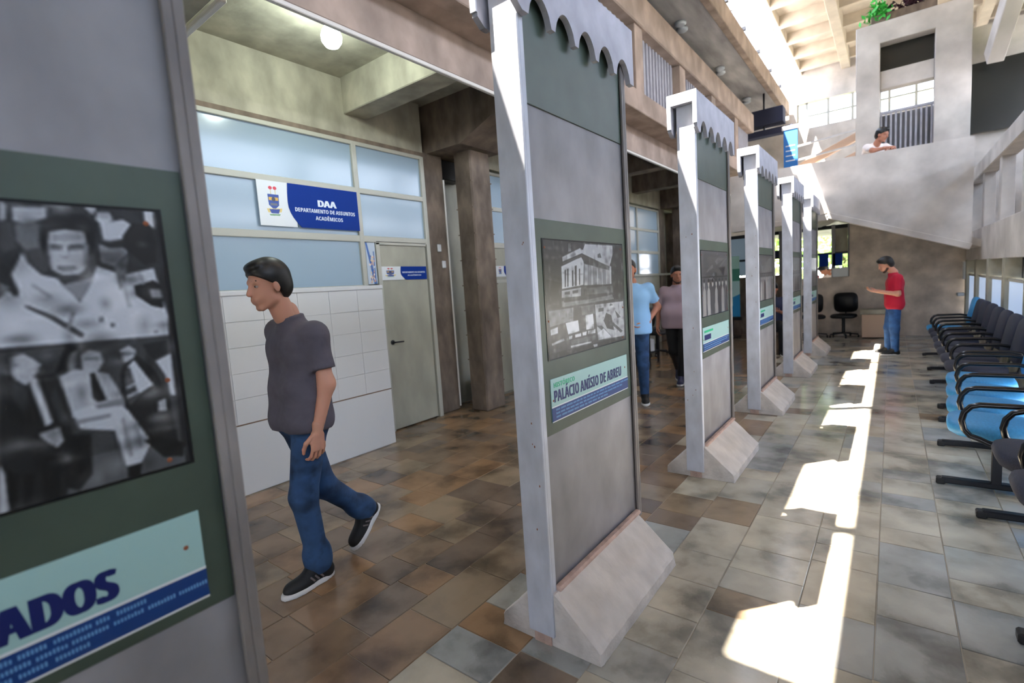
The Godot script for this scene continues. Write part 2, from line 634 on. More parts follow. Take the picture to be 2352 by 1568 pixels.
# ------------------------------------------------------------------ mezzanine over the office passage
func build_mezzanine() -> void:
	var c := setting("ceiling_mezzanine")
	var slab := MB.new()
	slab.span(Vector3(-7.4, 3.73, -17), Vector3(-3.0, 3.95, 5.8))
	part(c, "slab", slab, M.concrete_cream)
	var ledge := MB.new()
	ledge.span(Vector3(-3.02, 3.71, -13.2), Vector3(-2.64, 3.93, 5.8))
	part(c, "ledge", ledge, M.concrete_pink)
	var eb := MB.new()
	eb.span(Vector3(-3.085, 3.36, -13.2), Vector3(-3.0, 3.728, 5.8), 0.008)
	part(c, "edge_beam", eb, M.concrete_pink)
	for z: float in [-1.42, -3.38, -6.75, -8.6, -10.5]:
		var cb := MB.new()
		cb.span(Vector3(-4.45, 3.38, z - 0.14), Vector3(-3.07, 3.74, z + 0.14), 0.008)
		part(c, "cross_beam", cb, M.concrete_cream if z > -4 else M.concrete_dark)  # farther beams coloured darker to paint in the shade past the bulb
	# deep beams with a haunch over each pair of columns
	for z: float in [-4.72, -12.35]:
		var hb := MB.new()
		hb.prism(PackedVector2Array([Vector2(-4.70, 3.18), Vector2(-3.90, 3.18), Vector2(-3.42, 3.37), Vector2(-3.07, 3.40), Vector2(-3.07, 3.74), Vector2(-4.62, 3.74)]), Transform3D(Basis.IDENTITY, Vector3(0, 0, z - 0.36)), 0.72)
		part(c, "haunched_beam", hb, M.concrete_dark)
	var wb := setting("wall_beam")
	var m := MB.new()
	m.span(Vector3(-4.65, 3.17, -4.30), Vector3(-4.45, 3.735, 5.8), 0.006)
	part(wb, "beam", m, M.concrete_cream)
	m = MB.new()
	m.span(Vector3(-4.65, 3.17, -17), Vector3(-4.45, 3.735, -5.1), 0.006)
	part(wb, "beam", m, M.concrete_cream)
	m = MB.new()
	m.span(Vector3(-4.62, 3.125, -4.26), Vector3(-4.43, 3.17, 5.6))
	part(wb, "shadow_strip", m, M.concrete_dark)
	# white conduits under the beams
	var t := MB.new()
	t.span(Vector3(-3.03, 3.328, -13.0), Vector3(-2.992, 3.359, 5.7), 0.005)
	top("conduit", t, M.pipe, "long white conduit clipped under the edge of the concrete mezzanine beam", "conduit")
	t = MB.new()
	t.span(Vector3(-4.40, 3.345, -1.60), Vector3(-3.24, 3.38, -1.562), 0.005)
	top("conduit", t, M.pipe, "short white conduit under the cross beam above the first stand", "conduit")
	# gallery front above: band, posts, hand rail, slatted infill
	var gb := thing("gallery_balustrade", "long pinkish concrete balustrade of the upper gallery with posts and slatted openings", "balustrade", Vector3(-2.63, 3.71, 0))
	var q := MB.new()
	q.span(Vector3(-0.16, -0.02, -13.2), Vector3(0.0, 0.245, 5.8), 0.008)
	part(gb, "floor_band", q, M.concrete_pink)
	q = MB.new()
	q.span(Vector3(-0.16, 1.05, -13.2), Vector3(0.03, 1.46, 5.8), 0.015)
	part(gb, "rail_beam", q, M.concrete_pink)
	var z2 := 5.49
	while z2 > -13.3:
		q = MB.new()
		q.span(Vector3(-0.15, 0.24, z2 - 0.13), Vector3(-0.01, 1.06, z2 + 0.13), 0.006)
		part(gb, "post", q, M.concrete_pink)
		var inf := MB.new()
		inf.span(Vector3(-0.145, 0.24, z2 - 1.59), Vector3(-0.13, 1.06, z2 - 0.13))
		part(gb, "infill_board", inf, M.canopy_grey)
		for k in 12:
			var sl := MB.new()
			sl.span(Vector3(-0.13, 0.24, z2 - 0.21 - k * 0.118), Vector3(-0.11, 1.05, z2 - 0.15 - k * 0.118))
			part(gb, "slat", sl, M.canopy_grey)
		z2 -= 1.72
	# the gallery's own ceiling and lip beside the roof slot
	var uc := setting("ceiling_gallery")
	q = MB.new()
	q.span(Vector3(-7.4, 5.95, -16.9), Vector3(-2.5, 6.15, 5.8))
	part(uc, "slab", q, M.soffit)
	q = MB.new()
	q.span(Vector3(-2.52, 5.93, -16.9), Vector3(-2.39, 6.30, 5.8), 0.01)
	part(uc, "lip", q, M.concrete_pink)
	var k2 := 0
	for z3: float in [-6.6, -9.35, -11.9, -14.4]:
		for d: float in [0.0, -0.24]:
			q = MB.new()
			q.lathe(PackedVector2Array([Vector2(0.0001, 0.0), Vector2(0.075, 0.0), Vector2(0.10, 0.02), Vector2(0.10, 0.055), Vector2(0.0001, 0.055)]), 16)
			top("downlight", q, M.fixture, "small round unlit fixture under the gallery ceiling, %s one of the %s pair" % ["nearer" if d == 0.0 else "farther", ["first", "second", "third", "fourth"][k2 / 2]], "light", "ceiling fixtures in pairs", Transform3D(Basis.IDENTITY, Vector3(-3.0 + d * 0.2, 5.896, z3 + d)))
			k2 += 1

# ------------------------------------------------------------------ glazed office front, doors, columns
func window_bay(called: String, z_hi: float, mull: Array, z_lo: float, door_from: float) -> void:
	# panes between the mullions; under 2.1 m the last field is left for the door
	var w := setting(called, Vector3(-4.45, 0, 0))
	var rails := [[3.085, 3.125], [2.60, 2.655], [2.10, 2.165], [1.60, 1.65]]
	var cuts := [z_hi]
	cuts.append_array(mull)
	cuts.append(z_lo)
	for i in rails.size():
		var m := MB.new()
		var end := z_lo if i < 3 else door_from
		m.span(Vector3(-0.03, rails[i][0], end), Vector3(0.03, rails[i][1], z_hi), 0.004)
		part(w, "rail", m, M.frame_cream)
	for i in cuts.size():
		var m := MB.new()
		var low := 0.0 if cuts[i] <= door_from else 1.62
		m.span(Vector3(-0.034, low, cuts[i] - 0.028), Vector3(0.034, 3.12, cuts[i] + 0.028), 0.004)
		part(w, "mullion", m, M.frame_cream)
	for i in cuts.size() - 1:
		for j in 3:
			if j == 2 and cuts[i + 1] < door_from:
				continue
			var m := MB.new()
			m.span(Vector3(-0.008, rails[j + 1][1] - 0.005, cuts[i + 1] + 0.024), Vector3(0.004, rails[j][0] + 0.005, cuts[i] - 0.024))
			part(w, "pane", m, M.pane_film)

func make_door(called: String, z_a: float, z_b: float) -> void:
	var d := setting(called, Vector3(-4.45, 0, 0))
	var m := MB.new()
	m.span(Vector3(-0.03, 0.012, z_b), Vector3(0.012, 2.075, z_a), 0.004)
	part(d, "leaf", m, M.door_cream)
	m = MB.new()
	m.span(Vector3(-0.04, 0.0, z_a), Vector3(0.03, 2.10, z_a + 0.05), 0.004)
	m.span(Vector3(-0.04, 2.075, z_b), Vector3(0.03, 2.115, z_a + 0.05), 0.004)
	part(d, "door_frame", m, M.frame_cream)
	m = MB.new()
	m.tube(PackedVector3Array([Vector3(0.012, 1.0, z_a - 0.07), Vector3(0.055, 1.0, z_a - 0.07), Vector3(0.06, 1.0, z_a - 0.085), Vector3(0.06, 0.998, z_a - 0.19)]), 0.009, 8)
	part(d, "door_handle", m, M.dark_metal)
	m = MB.new()
	m.lathe(PackedVector2Array([Vector2(0.0001, 0), Vector2(0.026, 0), Vector2(0.026, 0.008), Vector2(0.0001, 0.008)]), 14, Transform3D(Basis(Vector3.BACK, -PI / 2), Vector3(0.012, 1.0, z_a - 0.07)))
	part(d, "handle_plate", m, M.dark_metal)

func column(at: Vector3, sx: float, sz: float, label: String) -> void:
	var c := thing("concrete_column", label, "column", at)
	var m := MB.new()
	m.span(Vector3(-sx / 2, 0.0, -sz / 2), Vector3(sx / 2, 3.2, sz / 2), 0.018)
	part(c, "shaft", m, M.concrete_dark)
	# the marks of the shuttering boards
	var y := 0.34
	while y < 3.0:
		m = MB.new()
		m.span(Vector3(-sx / 2 - 0.003, y, -sz / 2 - 0.003), Vector3(sx / 2 + 0.003, y + 0.012, sz / 2 + 0.003))
		part(c, "board_mark", m, M.concrete_dark)
		y += 0.31

func lettering(parent: Node, called: String, words: String, m: Material, left: Vector3, width: float, height: float, heavy := 0.0) -> void:
	# in the parent's axes: reads along +x, faces +z; left is the lower left corner of the letters
	var t := TextMesh.new()
	t.text = words
	t.font = bold_font
	t.font_size = 32
	t.pixel_size = 0.01
	t.depth = 0.05
	t.curve_step = 4.0
	t.horizontal_alignment = HORIZONTAL_ALIGNMENT_LEFT
	var bb := t.get_aabb()
	if bb.size.x < 0.001:
		return
	var s := Vector3(width / bb.size.x, height / bb.size.y, 0.02)
	var at := left - Vector3(bb.position.x * s.x, bb.position.y * s.y, bb.position.z * s.z)
	if heavy <= 0.0:
		part(parent, called, t, m, Transform3D(Basis.from_scale(s), at))
		return
	# poster lettering with fat strokes: the same letters struck three times, a hair apart
	var st := SurfaceTool.new()
	for k in 3:
		st.append_from(t, 0, Transform3D(Basis.IDENTITY, Vector3((k - 1) * heavy, 0, k * 0.002)))
	part(parent, called, st.commit(), m, Transform3D(Basis.from_scale(s), at))

func crest_texture() -> ImageTexture:
	var a := Art.new(96, 144, c8(206, 210, 212))
	for x: float in [36.0, 58.0]:
		a.rect(x - 1, 16, 3, 26, c8(190, 170, 110))
		a.ell(x, 14, 9, 7, c8(190, 40, 60))
	a.poly(PackedVector2Array([Vector2(20, 40), Vector2(74, 40), Vector2(72, 84), Vector2(47, 104), Vector2(22, 84)]), c8(24, 62, 140))
	a.rect(24, 52, 46, 13, c8(206, 160, 60))
	a.ell(47, 60, 9, 9, c8(60, 60, 70))
	a.rect(30, 76, 34, 10, c8(90, 96, 110))
	a.poly(PackedVector2Array([Vector2(10, 100), Vector2(86, 96), Vector2(80, 112), Vector2(16, 116)]), c8(206, 182, 110))
	a.poly(PackedVector2Array([Vector2(22, 102), Vector2(74, 100), Vector2(66, 118), Vector2(30, 118)]), c8(30, 60, 140))
	a.poly(PackedVector2Array([Vector2(20, 122), Vector2(74, 120), Vector2(70, 127), Vector2(24, 128)]), c8(110, 150, 110))
	a.soften(1.6)
	return a.tex()

func office_sign(at: Vector3, w: float, h: float, split: float, called: String, label: String, big: bool, crest: Material) -> void:
	# at: upper left corner as one faces it; the sign hangs on a plane that faces +x
	var s := thing(called, label, "sign", at, PI / 2)
	var m := MB.new()
	m.span(Vector3(0, -h, 0), Vector3(w * (split + 0.06), 0, 0.006), 0.001)
	part(s, "white_board", m, M.plaque_white)
	var p := PackedVector2Array([Vector2(w, -h), Vector2(w, 0), Vector2(w * split, 0)])
	for k in 8:
		var a := (k + 1) / 9.0
		p.append(Vector2(w * (split - 0.012 * sin(a * PI) + 0.10 * pow(maxf(0.0, a - 0.45) / 0.55, 2.0)), -h * a))
	p.append(Vector2(w * (split + 0.10), -h))
	m = MB.new()
	m.prism(p, Transform3D(Basis.IDENTITY, Vector3(0, 0, 0.002)), 0.008)
	part(s, "blue_board", m, M.sign_blue)
	m = MB.new()
	m.quad(Vector3(w * split * 0.18, -h * 0.86, 0.0065), Vector3(w * split * 0.82, -h * 0.86, 0.0065), Vector3(w * split * 0.82, -h * 0.08, 0.0065), Vector3(w * split * 0.18, -h * 0.08, 0.0065))
	part(s, "crest", m, crest)
	if big:
		lettering(s, "lettering", "DAA", M.ink_white, Vector3(w * 0.56, -h * 0.475, 0.010), w * 0.19, h * 0.155, 0.012)
		lettering(s, "lettering", "DEPARTAMENTO DE ASSUNTOS", M.ink_white, Vector3(w * 0.325, -h * 0.63, 0.010), w * 0.63, h * 0.09)
		lettering(s, "lettering", "ACADÊMICOS", M.ink_white, Vector3(w * 0.52, -h * 0.80, 0.010), w * 0.29, h * 0.115)
	else:
		lettering(s, "lettering", "DEPARTAMENTO DE ASSUNTOS", M.ink_white, Vector3(w * 0.46, -h * 0.50, 0.010), w * 0.50, h * 0.12)
		lettering(s, "lettering", "ACADÊMICOS", M.ink_white, Vector3(w * 0.57, -h * 0.72, 0.010), w * 0.30, h * 0.13)

func build_offices() -> void:
	window_bay("window_1", 3.6, [2.2, 0.7, -1.28, -3.30], -4.24, -3.32)
	make_door("door_1", -3.52, -4.20)
	window_bay("window_2", -5.42, [-6.3, -7.7, -9.1, -10.5], -11.75, -30.0)
	# solid parts of the office front
	var w := setting("wall_office")
	var m := MB.new()
	m.span(Vector3(-4.64, 0, -3.30), Vector3(-4.47, 1.62, 5.8))
	part(w, "lower_wall", m, M.door_cream)
	m = MB.new()
	m.span(Vector3(-4.64, 0, -11.8), Vector3(-4.455, 1.62, -5.4))
	part(w, "lower_wall", m, M.door_cream)
	m = MB.new()
	m.span(Vector3(-4.66, 0, -17), Vector3(-4.46, 3.2, -12.9))
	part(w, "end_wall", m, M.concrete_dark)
	m = MB.new()
	m.span(Vector3(-4.80, 0, -5.5), Vector3(-4.68, 3.2, -3.4))
	m.span(Vector3(-4.80, 0, -13.0), Vector3(-4.68, 3.2, -11.7))
	part(w, "recess_wall", m, M.door_cream)
	m = MB.new()
	m.span(Vector3(-4.675, 2.93, -5.02), Vector3(-4.50, 3.17, -4.63), 0.01)
	top("vent_box", m, M.black, "dark square vent opening above the gap between the two concrete columns", "vent")
	column(Vector3(-4.60, 0, -4.44), 0.30, 0.36, "brown stained concrete column beside the cream office door with small switches on it")
	column(Vector3(-4.135, 0, -4.81), 0.27, 0.37, "stout brown concrete column standing free in front of the narrow gap")
	column(Vector3(-4.60, 0, -12.05), 0.30, 0.36, "far dark concrete column behind the man in the mauve shirt")
	column(Vector3(-4.135, 0, -12.42), 0.27, 0.37, "farthest free concrete column deep in the passage")
	# bits on the first column
	m = MB.new()
	m.span(Vector3(-4.452, 2.02, -4.47), Vector3(-4.43, 2.11, -4.41), 0.006)
	top("switch_box", m, M.white_paint, "small white switch box on the brown column, upper of two", "switch")
	m = MB.new()
	m.span(Vector3(-4.452, 1.82, -4.53), Vector3(-4.43, 1.91, -4.47), 0.006)
	top("switch_box", m, M.white_paint, "small white switch box on the brown column, lower of two", "switch")
	m = MB.new()
	m.tube(PackedVector3Array([Vector3(-4.438, 0.05, -4.60), Vector3(-4.438, 1.2, -4.60), Vector3(-4.438, 2.9, -4.60)]), 0.012, 8)
	top("cable_duct", m, M.pipe, "thin pale cable duct running up the edge of the brown column", "conduit")
	# second office, cream cladding with its own sign
	m = MB.new()
	m.span(Vector3(-4.452, 0.03, -6.25), Vector3(-4.43, 2.09, -5.46), 0.004)
	var d2 := setting("door_2")
	part(d2, "leaf", m, M.door_cream)
	m = MB.new()
	m.span(Vector3(-4.45, 0.0, -6.30), Vector3(-4.415, 2.115, -6.25), 0.004)
	m.span(Vector3(-4.45, 0.0, -5.46), Vector3(-4.415, 2.115, -5.42), 0.004)
	m.span(Vector3(-4.45, 2.09, -6.30), Vector3(-4.415, 2.125, -5.42), 0.004)
	part(d2, "door_frame", m, M.frame_cream)
	var crest := plain(Color.WHITE, 0.4)
	crest.albedo_texture = crest_texture()
	office_sign(Vector3(-4.416, 2.602, -2.245), 1.03, 0.395, 0.275, "office_sign", "large blue and white office sign with a crest, on the glazed partition", true, crest)
	office_sign(Vector3(-4.436, 1.842, -3.49), 0.69, 0.15, 0.44, "door_sign", "small blue and white plate with a crest on the cream door beside the column", false, crest)
	office_sign(Vector3(-4.428, 1.842, -5.50), 0.62, 0.15, 0.30, "door_sign", "small blue and white plate with a crest on the farther cream door", false, crest)
	# narrow picture strip beside the door
	var a := Art.new(48, 144, c8(176, 188, 200))
	a.poly(PackedVector2Array([Vector2(0, 0), Vector2(8, 0), Vector2(46, 144), Vector2(30, 144)]), c8(50, 92, 158))
	a.rect(36, 30, 6, 114, c8(80, 110, 160))
	var r := RandomNumberGenerator.new()
	r.seed = 5
	for k in 40:
		a.ell(12 + r.randf() * 26, 46 + r.randf() * 92, 3, 4, [c8(196, 150, 130), c8(206, 180, 140), c8(90, 100, 150), c8(220, 210, 200)][r.randi() % 4])
	var strip := plain(Color.WHITE, 0.4)
	strip.albedo_texture = a.tex()
	m = MB.new()
	m.quad(Vector3(-4.425, 1.655, -3.335), Vector3(-4.425, 1.655, -3.455), Vector3(-4.425, 2.095, -3.455), Vector3(-4.425, 2.095, -3.335))
	m.span(Vector3(-4.447, 1.655, -3.455), Vector3(-4.426, 2.095, -3.335))
	top("picture_strip", m, strip, "narrow colourful printed strip between the glazing and the cream door", "poster")
	build_tiled_wall()
	lamp_bulb()

func build_tiled_wall() -> void:
	var t := thing("tiled_half_wall", "low white tiled half wall that hides the foot of the office glazing", "half wall", Vector3(-4.09, 0, -3.24))
	var m := MB.new()
	m.span(Vector3(-0.36, 0.0, 0.008), Vector3(-0.014, 1.60, 6.8))
	part(t, "core", m, M.white_paint)
	m = MB.new()
	m.span(Vector3(-0.37, 0.0, 0.0), Vector3(0.0, 0.568, 6.8), 0.006)
	part(t, "plinth", m, M.white_tile)
	m = MB.new()
	m.span(Vector3(-0.36, 0.567, -0.001), Vector3(-0.001, 0.577, 6.8))
	part(t, "seam", m, M.rust_seam)
	m = MB.new()
	m.span(Vector3(-0.37, 1.592, -0.004), Vector3(0.006, 1.632, 6.8), 0.006)
	part(t, "coping", m, M.white_tile)
	for row in 5:
		for k in 14:
			m = MB.new()
			var y := 0.575 + row * 0.2032
			var z := 0.0 + k * 0.305
			m.box(Vector3(-0.008 + rng.randf_range(-0.0008, 0.0008), y + 0.1016, z + 0.1525), Vector3(0.014, 0.2012, 0.303), 0.0015)
			part(t, "tile", m, M.white_tile)
	for row in 5:
		m = MB.new()
		m.box(Vector3(-0.19, 0.575 + row * 0.2032 + 0.1016, 0.004), Vector3(0.35, 0.2012, 0.014), 0.0015)
		part(t, "tile", m, M.white_tile)

func lamp_bulb() -> void:
	var at := Vector3(-3.42, 3.672, -2.45)
	var l := thing("ceiling_bulb", "bare lit white bulb in a socket under the mezzanine ceiling", "lamp", at)
	var m := MB.new()
	m.lathe(PackedVector2Array([Vector2(0.0001, 0.057), Vector2(0.055, 0.057), Vector2(0.055, 0.03), Vector2(0.03, 0.02), Vector2(0.03, -0.03), Vector2(0.026, -0.075), Vector2(0.0001, -0.075)]), 18)
	part(l, "socket", m, M.white_paint)
	m = MB.new()
	m.lathe(PackedVector2Array([Vector2(0.024, -0.072), Vector2(0.04, -0.09), Vector2(0.066, -0.125), Vector2(0.078, -0.165), Vector2(0.074, -0.205), Vector2(0.05, -0.24), Vector2(0.0001, -0.25)]), 20)
	part(l, "bulb", m, M.bulb)
	var o := OmniLight3D.new()
	o.name = "bulb_light"
	o.light_color = Color(0.94, 1.0, 0.97)
	o.light_energy = 0.26
	o.light_size = 0.06
	o.omni_range = 20.0
	o.omni_attenuation = 2.0
	o.shadow_enabled = true
	o.position = Vector3(0, -0.165, 0)
	l.add_child(o)
	m = MB.new()
	m.tube(PackedVector3Array([Vector3(-3.42, 3.72, -2.50), Vector3(-3.36, 3.715, -1.9), Vector3(-3.30, 3.72, -1.3), Vector3(-3.28, 3.72, -0.4)]), 0.012, 6)
	top("lamp_cable", m, M.pipe, "pale cable along the mezzanine ceiling to the bare bulb", "cable")

# ------------------------------------------------------------------ far end of the hall
func build_far_end() -> void:
	# parapet of the cross ramp, its underside falling to the side
	var m := MB.new()
	var p := PackedVector2Array([Vector2(-2.62, 2.44), Vector2(-1.28, 2.42), Vector2(-0.96, 2.52), Vector2(1.02, 1.73), Vector2(1.02, 3.43), Vector2(-2.62, 3.46)])
	m.prism(p, Transform3D(Basis.IDENTITY, Vector3(0, 0, -11.16)), 0.16)
	struct("wall_parapet", m, M.concrete_pale)
	var lip := MB.new()
	lip.bar(Vector3(-0.96, 2.47, -11.02), Vector3(1.01, 1.70, -11.02), 0.14, 0.10, 0.006)
	lip.bar(Vector3(-2.6, 2.40, -11.02), Vector3(-0.94, 2.43, -11.02), 0.14, 0.10, 0.006)
	struct("trim_1", lip, M.concrete_pale)
	# slab behind the parapet, over the far room
	m = MB.new()
	m.prism(PackedVector2Array([Vector2(-2.62, 2.44), Vector2(-1.28, 2.42), Vector2(-0.96, 2.52), Vector2(1.30, 1.63), Vector2(1.30, 1.75), Vector2(-0.9, 2.62), Vector2(-2.62, 2.62)]), Transform3D(Basis.IDENTITY, Vector3(0, 0, -17.0)), 5.84)
	struct("ceiling_far_room", m, M.concrete_pale)
	# ground floor end wall: solid concrete on one side, sill and windows on the other
	m = MB.new()
	m.span(Vector3(-0.74, 0, -13.4), Vector3(1.3, 2.6, -13.2))
	struct("wall_far", m, M.concrete_bright)
	m = MB.new()
	m.span(Vector3(-2.05, 0, -13.4), Vector3(-0.74, 1.30, -13.2))
	struct("wall_far_sill", m, M.concrete_bright)
	m = MB.new()
	m.span(Vector3(-4.46, 0, -13.4), Vector3(-2.05, 1.42, -13.2))
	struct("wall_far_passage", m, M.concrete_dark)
	var wn := setting("window_3", Vector3(0, 0, -13.3))
	for x: float in [-0.74, -1.04, -1.52, -1.80, -2.08, -2.38, -2.72, -3.3, -3.7]:
		m = MB.new()
		m.span(Vector3(x - 0.035, 1.3, -0.05), Vector3(x + 0.035, 2.45, 0.05))
		part(wn, "mullion", m, M.mid_grey)
	m = MB.new()
	m.span(Vector3(-4.4, 1.80, -0.04), Vector3(-0.74, 1.85, 0.04))
	m.span(Vector3(-4.4, 2.36, -0.04), Vector3(-0.74, 2.44, 0.04))
	part(wn, "rail", m, M.dark_metal)
	# a boarded field beside the open window
	m = MB.new()
	m.span(Vector3(-1.04, 1.85, -0.03), Vector3(-0.78, 2.38, 0.0))
	part(wn, "blind", m, M.concrete_cream)
	m = MB.new()
	m.span(Vector3(-2.38, 1.85, -0.03), Vector3(-2.08, 2.0, 0.0))
	part(wn, "blind", m, M.shirt_navy)
	for x2: float in [-3.05, -4.0]:
		m = MB.new()
		m.span(Vector3(x2 - 0.27, 1.46, -0.02), Vector3(x2 + 0.27, 2.36, 0.02))
		part(wn, "pane", m, M.pane_film)
	# portal frame standing behind the parapet
	var fr := thing("portal_frame", "tall pale concrete portal frame standing behind the far parapet", "frame", Vector3(0.22, 2.6, -12.5))
	m = MB.new()
	m.span(Vector3(-0.82, 0, -0.18), Vector3(-0.44, 3.43, 0.18), 0.01)
	part(fr, "pillar", m, M.concrete_pale)
	m = MB.new()
	m.span(Vector3(0.36, 0, -0.18), Vector3(0.86, 3.43, 0.18), 0.01)
	part(fr, "pillar", m, M.concrete_pale)
	m = MB.new()
	m.span(Vector3(-0.82, 3.06, -0.181), Vector3(0.86, 3.44, 0.181), 0.01)
	part(fr, "head_beam", m, M.concrete_pale)
	m = MB.new()
	m.span(Vector3(-0.44, 2.56, -0.10), Vector3(0.36, 3.07, -0.07))
	part(fr, "smoked_pane", m, M.smoked_pane)
	m = MB.new()
	m.span(Vector3(-0.44, 2.24, -0.14), Vector3(0.36, 2.57, 0.10), 0.01)
	part(fr, "cross_beam", m, M.concrete_pale)
	# barred balustrade inside the frame
	var bl := thing("barred_railing", "grey barred railing between the pillars of the portal frame", "railing", Vector3(0.18, 3.0, -12.45))
	m = MB.new()
	m.span(Vector3(-0.40, 1.38, -0.02), Vector3(0.40, 1.43, 0.02), 0.004)
	part(bl, "hand_rail", m, M.canopy_grey)
	for k in 11:
		m = MB.new()
		m.span(Vector3(-0.39 + k * 0.075, 0.3, -0.012), Vector3(-0.36 + k * 0.075, 1.39, 0.012))
		part(bl, "bar", m, M.canopy_grey)
	m = MB.new()
	m.span(Vector3(-0.40, 0.2, -0.16), Vector3(0.40, 1.38, -0.13))
	part(bl, "backing_board", m, M.mid_grey)
	# end wall of the building with its band of high windows
	m = MB.new()
	m.span(Vector3(-7.4, 2.7, -17.2), Vector3(3.2, 5.5, -17.0))
	m.span(Vector3(-7.4, 6.2, -17.2), Vector3(3.2, 8.2, -17.0))
	m.span(Vector3(-7.4, 5.5, -17.2), Vector3(-2.22, 6.2, -17.0))
	m.span(Vector3(1.0, 5.5, -17.2), Vector3(3.2, 6.2, -17.0))
	struct("wall_end", m, M.concrete_pale)
	var wh := setting("window_4", Vector3(0, 5.5, -17.1))
	for x3: float in [-2.2, -1.98, -1.46, -0.9, -0.3, -0.1, 0.45, 0.98]:
		m = MB.new()
		m.span(Vector3(x3 - 0.03, 0, -0.05), Vector3(x3 + 0.03, 0.7, 0.05))
		part(wh, "mullion", m, M.frame_cream)
	m = MB.new()
	m.span(Vector3(-2.2, 0.32, -0.03), Vector3(0.98, 0.36, 0.03))
	part(wh, "rail", m, M.frame_cream)
	# stair flights climbing behind the parapet
	var st := thing("stair", "pale stair with sloping stringers and thin white rails behind the far parapet", "stair", Vector3(-1.2, 2.7, -13.4))
	for k in 2:
		m = MB.new()
		m.bar(Vector3(-0.75, 0.62 + k * 0.42, -0.1 * k), Vector3(0.70, 1.22 + k * 0.42, -0.1 * k), 0.12, 0.16, 0.006)
		part(st, "stringer", m, M.wood_pale)
	for k in 4:
		m = MB.new()
		m.bar(Vector3(-0.80, 0.66 + k * 0.30, 0.08), Vector3(0.72, 0.80 + k * 0.30, 0.08), 0.03, 0.035)
		part(st, "rail", m, M.white_paint)
	for k in 2:
		m = MB.new()
		m.span(Vector3(-0.80 + k * 1.45, -0.1, 0.02), Vector3(-0.74 + k * 1.45, 1.75, 0.08))
		part(st, "post", m, M.white_paint)
	# blue banner by the stair
	var bn := thing("wall_banner", "blue banner on a white stand left of the stair rails", "banner", Vector3(-1.72, 3.0, -12.2))
	m = MB.new()
	m.span(Vector3(-0.12, 0.62, -0.01), Vector3(0.14, 1.42, 0.01), 0.003)
	part(bn, "sheet", m, M.banner_blue)
	m = MB.new()
	m.span(Vector3(-0.15, -0.4, -0.03), Vector3(0.17, 0.62, 0.02), 0.005)
	part(bn, "stand", m, M.white_paint)
	m = MB.new()
	m.span(Vector3(-0.15, 1.42, -0.03), Vector3(0.17, 1.5, 0.02), 0.005)
	part(bn, "top_bar", m, M.white_paint)
	for k in 4:
		m = MB.new()
		m.span(Vector3(-0.08, 0.78 + k * 0.1, 0.01), Vector3(0.09, 0.80 + k * 0.1, 0.014))
		part(bn, "stripe", m, M.plaque_white)
	# dark duct at the end of the gallery ceiling
	m = MB.new()
	var du := thing("dark_duct", "dark boxed duct at the far end of the gallery ceiling", "duct", Vector3(-2.7, 4.9, -14.4))
	m = MB.new()
	m.span(Vector3(-0.6, 0.25, -0.2), Vector3(0.55, 0.62, 0.2), 0.01)
	part(du, "upper_box", m, M.shirt_navy)
	m = MB.new()
	m.span(Vector3(-0.6, 0.0, -0.15), Vector3(0.75, 0.15, 0.1), 0.01)
	part(du, "lower_box", m, M.shirt_navy)
	for x4: float in [-0.5, 0.1]:
		m = MB.new()
		m.span(Vector3(x4 - 0.02, 0.05, -0.02), Vector3(x4 + 0.02, 1.055, 0.02))
		part(du, "hanger", m, M.dark_metal)
	# plants on top of the portal frame
	var pl := thing("hanging_plant", "bright green plant with dark purple leaves in a trough on the portal frame", "plant", Vector3(0.05, 6.04, -12.5))
	m = MB.new()
	m.span(Vector3(-0.42, 0.0, -0.12), Vector3(0.55, 0.16, 0.12), 0.01)
	part(pl, "trough", m, M.concrete_dark)
	var lr := RandomNumberGenerator.new()
	lr.seed = 64
	for g2 in 2:
		m = MB.new()
		for k in 150:
			var c := Vector3(-0.30 + lr.randfn() * 0.10, 0.22 + lr.randfn() * 0.09, 0.06 + lr.randfn() * 0.09)
			if g2 == 1:
				c = Vector3(0.18 + lr.randfn() * 0.17, 0.24 + lr.randfn() * 0.06, lr.randfn() * 0.08)
			var bs := Basis.from_euler(Vector3(lr.randf() * TAU, lr.randf() * TAU, lr.randf() * TAU))
			m.quad(c + bs * Vector3(0, -0.06, 0), c + bs * Vector3(0.028, 0.0, 0.01), c + bs * Vector3(0, 0.07, 0), c + bs * Vector3(-0.028, 0.0, 0.01))
		var fo := part(pl, "green_foliage" if g2 == 0 else "purple_foliage", m, M.leaf_bright if g2 == 0 else M.leaf_purple)
		fo.set_meta("kind", "stuff")
	# window to an unlit room beside the portal
	m = MB.new()
	m.span(Vector3(1.08, 3.75, -12.7), Vector3(3.0, 4.95, -12.6))
	struct("window_5", m, M.smoked_pane)
	m = MB.new()
	m.span(Vector3(1.05, 1.8, -12.95), Vector3(3.0, 3.75, -12.7))
	m.span(Vector3(1.05, 4.95, -12.95), Vector3(3.0, 5.6, -12.7))
	struct("wall_upper_room", m, M.concrete_pale)
	# raking concrete beam under the roof
	m = MB.new()
	m.bar(Vector3(1.35, 4.9, -12.3), Vector3(1.75, 7.2, -9.2), 0.22, 0.3, 0.01)
	top("raking_beam", m, M.concrete_pale, "slanting pale concrete beam rising to the roof beside the portal frame", "beam")

